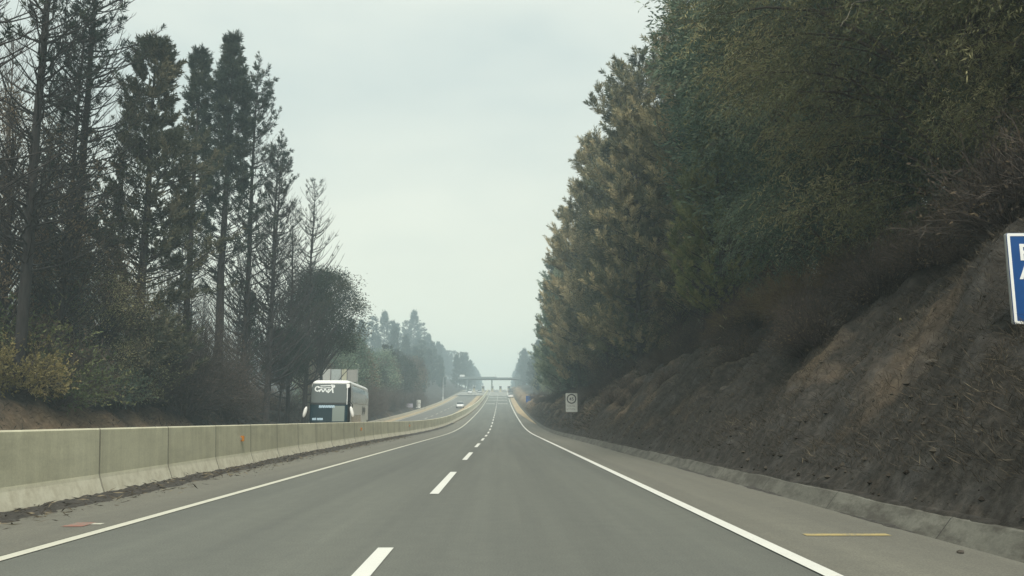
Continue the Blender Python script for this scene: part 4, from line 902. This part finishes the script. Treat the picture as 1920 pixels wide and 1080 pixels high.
for s, nm in ((1, 'right'), (-1, 'left')):
    fl = s < 0
    link('side_window', Acc().grid(coach_patch(nm, np.linspace(1.35, 11.2, 10), np.array([2.66, 3, 3.4, 3.74]), .012), flip=fl).mesh('side_window', G_SIDE), COACH)
    link('side_window', Acc().grid(coach_patch(nm, np.linspace(11.5, 12.9, 3), np.array([2.66, 3.2, 3.74]), .012), flip=fl).mesh('side_window', G_SIDE), COACH)
    link('side_window', Acc().grid(coach_patch(nm, np.linspace(1.15, 7.4, 8), np.array([1.05, 1.4, 1.86]), .012), flip=fl).mesh('side_window', G_SIDE), COACH)
    A = Acc()
    for k in range(6):
        y0 = 8.3 + k * .42; A.grid(coach_patch(nm, np.linspace(y0, y0 + .3, 3), np.array([1.85 + .12 * (k % 3), 2.2, 2.5 - .1 * (k % 2)]), .013), flip=fl)
    link('side_pattern', A.mesh('side_pattern', M_GREYP), COACH)
    link('engine_grille', Acc().grid(coach_patch(nm, np.linspace(12.0, 13.1, 3), np.array([.5, 1.0, 1.5]), .012), flip=fl).mesh('engine_grille', M_TRIM), COACH)
    mr = bmesh.new(); bmesh.ops.create_uvsphere(mr, u_segments=14, v_segments=10, radius=1, matrix=Matrix.Translation((s * 1.46, -.22 if s < 0 else -.30, 2.02)) @ Matrix.Rotation(R(-14 * s), 4, 'Y') @ Matrix.Diagonal((.115, .10, .36, 1)))
    mo = bm_part('mirror', mr, M_ROOF, COACH, smooth=True)
    P = np.array([[(s * 1.15, .35, 2.62), (s * 1.36, -.02, 2.62), (s * 1.47, -.18, 2.5), (s * 1.46, -.22, 2.3)]])
    link('mirror_arm', Acc().tubes(P, np.full((1, 4), .035), 8, cap=True).mesh('mirror_arm', M_TRIM, True), mo)
    hl = bmesh.new(); bmesh.ops.create_uvsphere(hl, u_segments=12, v_segments=8, radius=1, matrix=Matrix.Translation((s * .98, c_front(.8, .8)[1] - .0, .8)) @ Matrix.Diagonal((.2, .12, .11, 1))); bm_part('headlight', hl, M_LAMP, COACH, smooth=True)
def wheel(par, x, y, z, r, w, side):
    bm = bm_cyl(bmesh.new(), (x - w / 2, y, z), (x + w / 2, y, z), r, 24); tyre = bm_part('wheel', bm, M_TYRE, par, .02)
    xo = x + side * w / 2; bm = bm_cyl(bmesh.new(), (xo - .005, y, z), (xo + .012, y, z), r * .62, 18); bm_part('rim', bm, M_RIM, tyre, .008)
for s in (-1, 1):
    for y in (2.6, 9.4, 10.8): wheel(COACH, s * 1.13, y, .50, .50, .32, s)

# ------------------------------------------------------------------ cars
M_CARW = plain('white car paint', (.74, .75, .74), .25, spec=.6, vary=.03); M_CARG = plain('dark grey car paint', (.05, .053, .058), .25, spec=.6, vary=.05); M_CARS = plain('silver car paint', (.4, .41, .42), .25, .3, vary=.04)
G_CAR = glass('car glass', (.015, .02, .022), .08)
def make_car(name, label, x, y, dz, rz, group=None, paint=None):
    """small hatchback, nose towards local -Y"""
    t = thing(name, label, 'car', (x, y, float(prof(y)) + dz), rz, group)
    st = [(-2.0, .42, .62, .68), (-1.9, .30, .74, .78), (-1.2, .22, .86, .84), (-.75, .20, .93, .86), (.3, .20, .95, .87), (1.2, .20, .97, .87), (1.75, .24, .99, .85), (1.95, .34, .92, .80)]
    rows = []
    for yy, zb, zt, hw in st:
        rows.append([(-hw * .88, yy, zb), (-hw * .98, yy, zb + .12), (-hw, yy, (zb + zt) / 2), (-hw * .97, yy, zt - .06), (-hw * .86, yy, zt), (0, yy, zt + .02), (hw * .86, yy, zt), (hw * .97, yy, zt - .06), (hw, yy, (zb + zt) / 2), (hw * .98, yy, zb + .12), (hw * .88, yy, zb), (-hw * .88, yy, zb)])
    A = Acc().grid(np.array(rows), flip=True); P = np.array(rows)
    for k, fl in ((0, False), (-1, True)):
        r = P[k][:-1]; c = r.mean(0); A.add(np.vstack([c, r]), None, [(0, i + 1, (i + 1) % 11 + 1) if fl else (0, (i + 1) % 11 + 1, i + 1) for i in range(11)])
    link('body', A.mesh('body', paint or M_CARW, True), t)
    cab = [[(-.72, -.98, .92), (-.60, -.30, 1.40), (-.57, .2, 1.46), (-.58, 1.2, 1.42), (-.66, 1.80, 1.0)], [(-.3, -1.04, .94), (-.28, -.36, 1.43), (-.26, .2, 1.5), (-.26, 1.22, 1.46), (-.28, 1.88, 1.0)], [(.3, -1.04, .94), (.28, -.36, 1.43), (.26, .2, 1.5), (.26, 1.22, 1.46), (.28, 1.88, 1.0)], [(.72, -.98, .92), (.60, -.30, 1.40), (.57, .2, 1.46), (.58, 1.2, 1.42), (.66, 1.80, 1.0)]]
    P = np.array(cab)
    link('windscreen', Acc().grid(P[:, 0:2], flip=True).mesh('windscreen', G_CAR), t); link('roof', Acc().grid(P[:, 1:4], flip=True).mesh('roof', paint or M_CARW, True), t); link('rear_window', Acc().grid(P[:, 3:5], flip=True).mesh('rear_window', G_CAR), t)
    for s, e in ((-1, P[0]), (1, P[3])):
        low = np.array([(s * .80, -.98, .91), (s * .82, -.3, .935), (s * .83, .2, .945), (s * .83, 1.2, .96), (s * .78, 1.8, .97)])
        link('side_window', Acc().grid(np.stack([low, e]), flip=s < 0).mesh('side_window', G_CAR), t)
        for nm, yy, z, mt in (('headlight', -1.93, .66, M_LAMP), ('tail_light', 1.93, .76, M_RED2)):
            b = bmesh.new(); bmesh.ops.create_uvsphere(b, u_segments=10, v_segments=6, radius=1, matrix=Matrix.Translation((s * .58, yy, z)) @ Matrix.Diagonal((.15, .07, .075, 1))); bm_part(nm, b, mt, t, smooth=True)
        for yy in (-1.25, 1.25): wheel(t, s * .76, yy, .31, .31, .2, s)
    bm_part('bumper', bm_box(bmesh.new(), (-.66, -2.06, .34), (.66, -1.94, .56)), paint or M_CARW, t, .03)
    return t
make_car('car', 'white car coming down the far carriageway before the toll plaza', -9.55, 203, -.3, 0)
make_car('car', 'white car driving away in the right lane, nearest to the toll plaza canopy', 3.3, 288, 0, math.pi)
make_car('car', 'dark grey car waiting at the right toll booth, beyond the white car', 3.9, 352, 0, math.pi, paint=M_CARG)
make_car('car', 'white car leaving the toll plaza on the far left lane', -12.4, 345, -.2, 0)
make_car('car', 'silver car leaving the toll plaza beside a booth on the left side', -8.6, 352, -.2, 0, paint=M_CARS)

# ------------------------------------------------------------------ toll plaza
TY = 372.0; tz = float(prof(TY))
M_CAN = plain('grey green canopy metal', (.12, .15, .15), .6); M_BOOTH = plain('booth paint', (.22, .25, .26), .6); M_WHITEP = plain('white metal', (.62, .64, .63), .5)
T = thing('toll_canopy', 'long flat toll plaza canopy on posts across the whole road in the haze', 'toll plaza', (-4.0, TY, tz))
bm_part('roof', bm_box(bmesh.new(), (-14.4, -5, 5.1), (12.4, 5, 5.8)), M_CAN, T, .05)
bm_part('fascia', bm_box(bmesh.new(), (-14.4, -5.12, 5.3), (2.2, -5.003, 6.1)), M_CAN, T, .02)
for x in (-10.4, .1, 10.6):
    for y in (-4.2, 4.2): bm_part('post', bm_box(bmesh.new(), (x - .26, y - .26, -.5), (x + .26, y + .26, 5.09)), M_CAN, T, .03)
bm_part('sign_panel', bm_box(bmesh.new(), (-13.6, -5.3, 6.12), (-11.5, -5.15, 6.95)), M_WHITEP, T, .02)
bm_part('equipment_box', bm_box(bmesh.new(), (11.2, -5.3, 5.9), (12.3, -4.6, 7.0)), M_CAN, T, .04)
bm_part('mast', bm_cyl(bmesh.new(), (1.6, -4.6, 5.7), (1.6, -4.6, 7.3), .07), M_WHITEP, T)
booth0 = None
for x in (-11.4, -7.6, -3.7, -.2, 3.4):
    if booth0 is None:
        b = thing('toll_booth', 'narrow toll booth on its island under the canopy', 'booth', (x, TY - 3, tz - .2), 0, 'toll booths under the canopy')
        bm_part('island', bm_box(bmesh.new(), (-.75, -4.5, -.3), (.75, 6, .22)), M_PALE, b, .05)
        bm_part('cabin', bm_box(bmesh.new(), (-.55, -1, .22), (.55, 1.2, 1.15)), M_BOOTH, b, .02)
        w = bm_part('window', bm_box(bmesh.new(), (-.52, -.97, 1.152), (.52, 1.17, 2.3)), G_CAR, b)
        bm_part('roof', bm_box(bmesh.new(), (-.65, -1.1, 2.302), (.65, 1.3, 2.5)), M_WHITEP, b, .03)
        bm_part('bollard', bm_cyl(bmesh.new(), (0, -4.0, .2), (0, -4.0, 1.3), .14), plain('yellow bollard', (.45, .34, .06), .6), b)
        bm_part('lane_light', bm_box(bmesh.new(), (-.62, -2.0, .2), (-.5, -1.8, 3.0)), M_WHITEP, b, .02)
        booth0 = b
    else: b = copy_tree(booth0); b.location.x = x
# toll plaza forecourt seen as pale concrete
M_PLAZA = asphalt('pale plaza concrete', .27, (1, .99, .95))
strip('road', -16.8, 8.4, .006, np.linspace(318, 420, 30), M_PLAZA, 3)
# lamp columns
M_LAMPP = plain('lamp column grey', (.34, .36, .36), .5)
def lamp(x, y, h, label, reach):
    g0 = float(ground(np.array([x]), np.array([y]))[0])
    t = thing('street_lamp', label, 'street lamp', (x, y, g0), 0)
    bm_part('post', bm_cyl(bmesh.new(), (0, 0, -.3), (0, 0, h), .14, 12, .07), M_LAMPP, t)
    P = np.array([[(0, 0, h - .05), (reach * .25, 0, h + .35), (reach, 0, h + .5)]]); link('arm', Acc().tubes(P, np.full((1, 3), .06), 8, cap=True).mesh('arm', M_LAMPP, True), t)
    bm_part('lamp_head', bm_box(bmesh.new(), (reach - .1, -.16, h + .42), (reach + .75, .16, h + .56)), M_LAMPP, t, .04)
    bm_part('cabinet', bm_box(bmesh.new(), (-.3, -.25, 0), (.3, -.145, 1.3)), M_LAMPP, t, .03)
lamp(-17.6, 262, 7.2, 'pale lamp column left of the toll plaza', 1.6)
# ------------------------------------------------------------------ smoke haze: one closed box round the scene
m = bpy.data.materials.new('smoke haze'); m.use_nodes = True; t = m.node_tree; t.nodes.clear()
v = t.nodes.new('ShaderNodeVolumePrincipled'); o = t.nodes.new('ShaderNodeOutputMaterial')
v.inputs['Color'].default_value = (.74, .92, 1.0, 1); v.inputs['Density'].default_value = .0015; v.inputs['Density Attribute'].default_value = ''; v.inputs['Anisotropy'].default_value = 0.0
t.links.new(v.outputs[0], o.inputs['Volume'])
link('haze', Acc().box((-800, -80, -3), (800, 1040, 64)).mesh('haze', m), None, 'stuff')
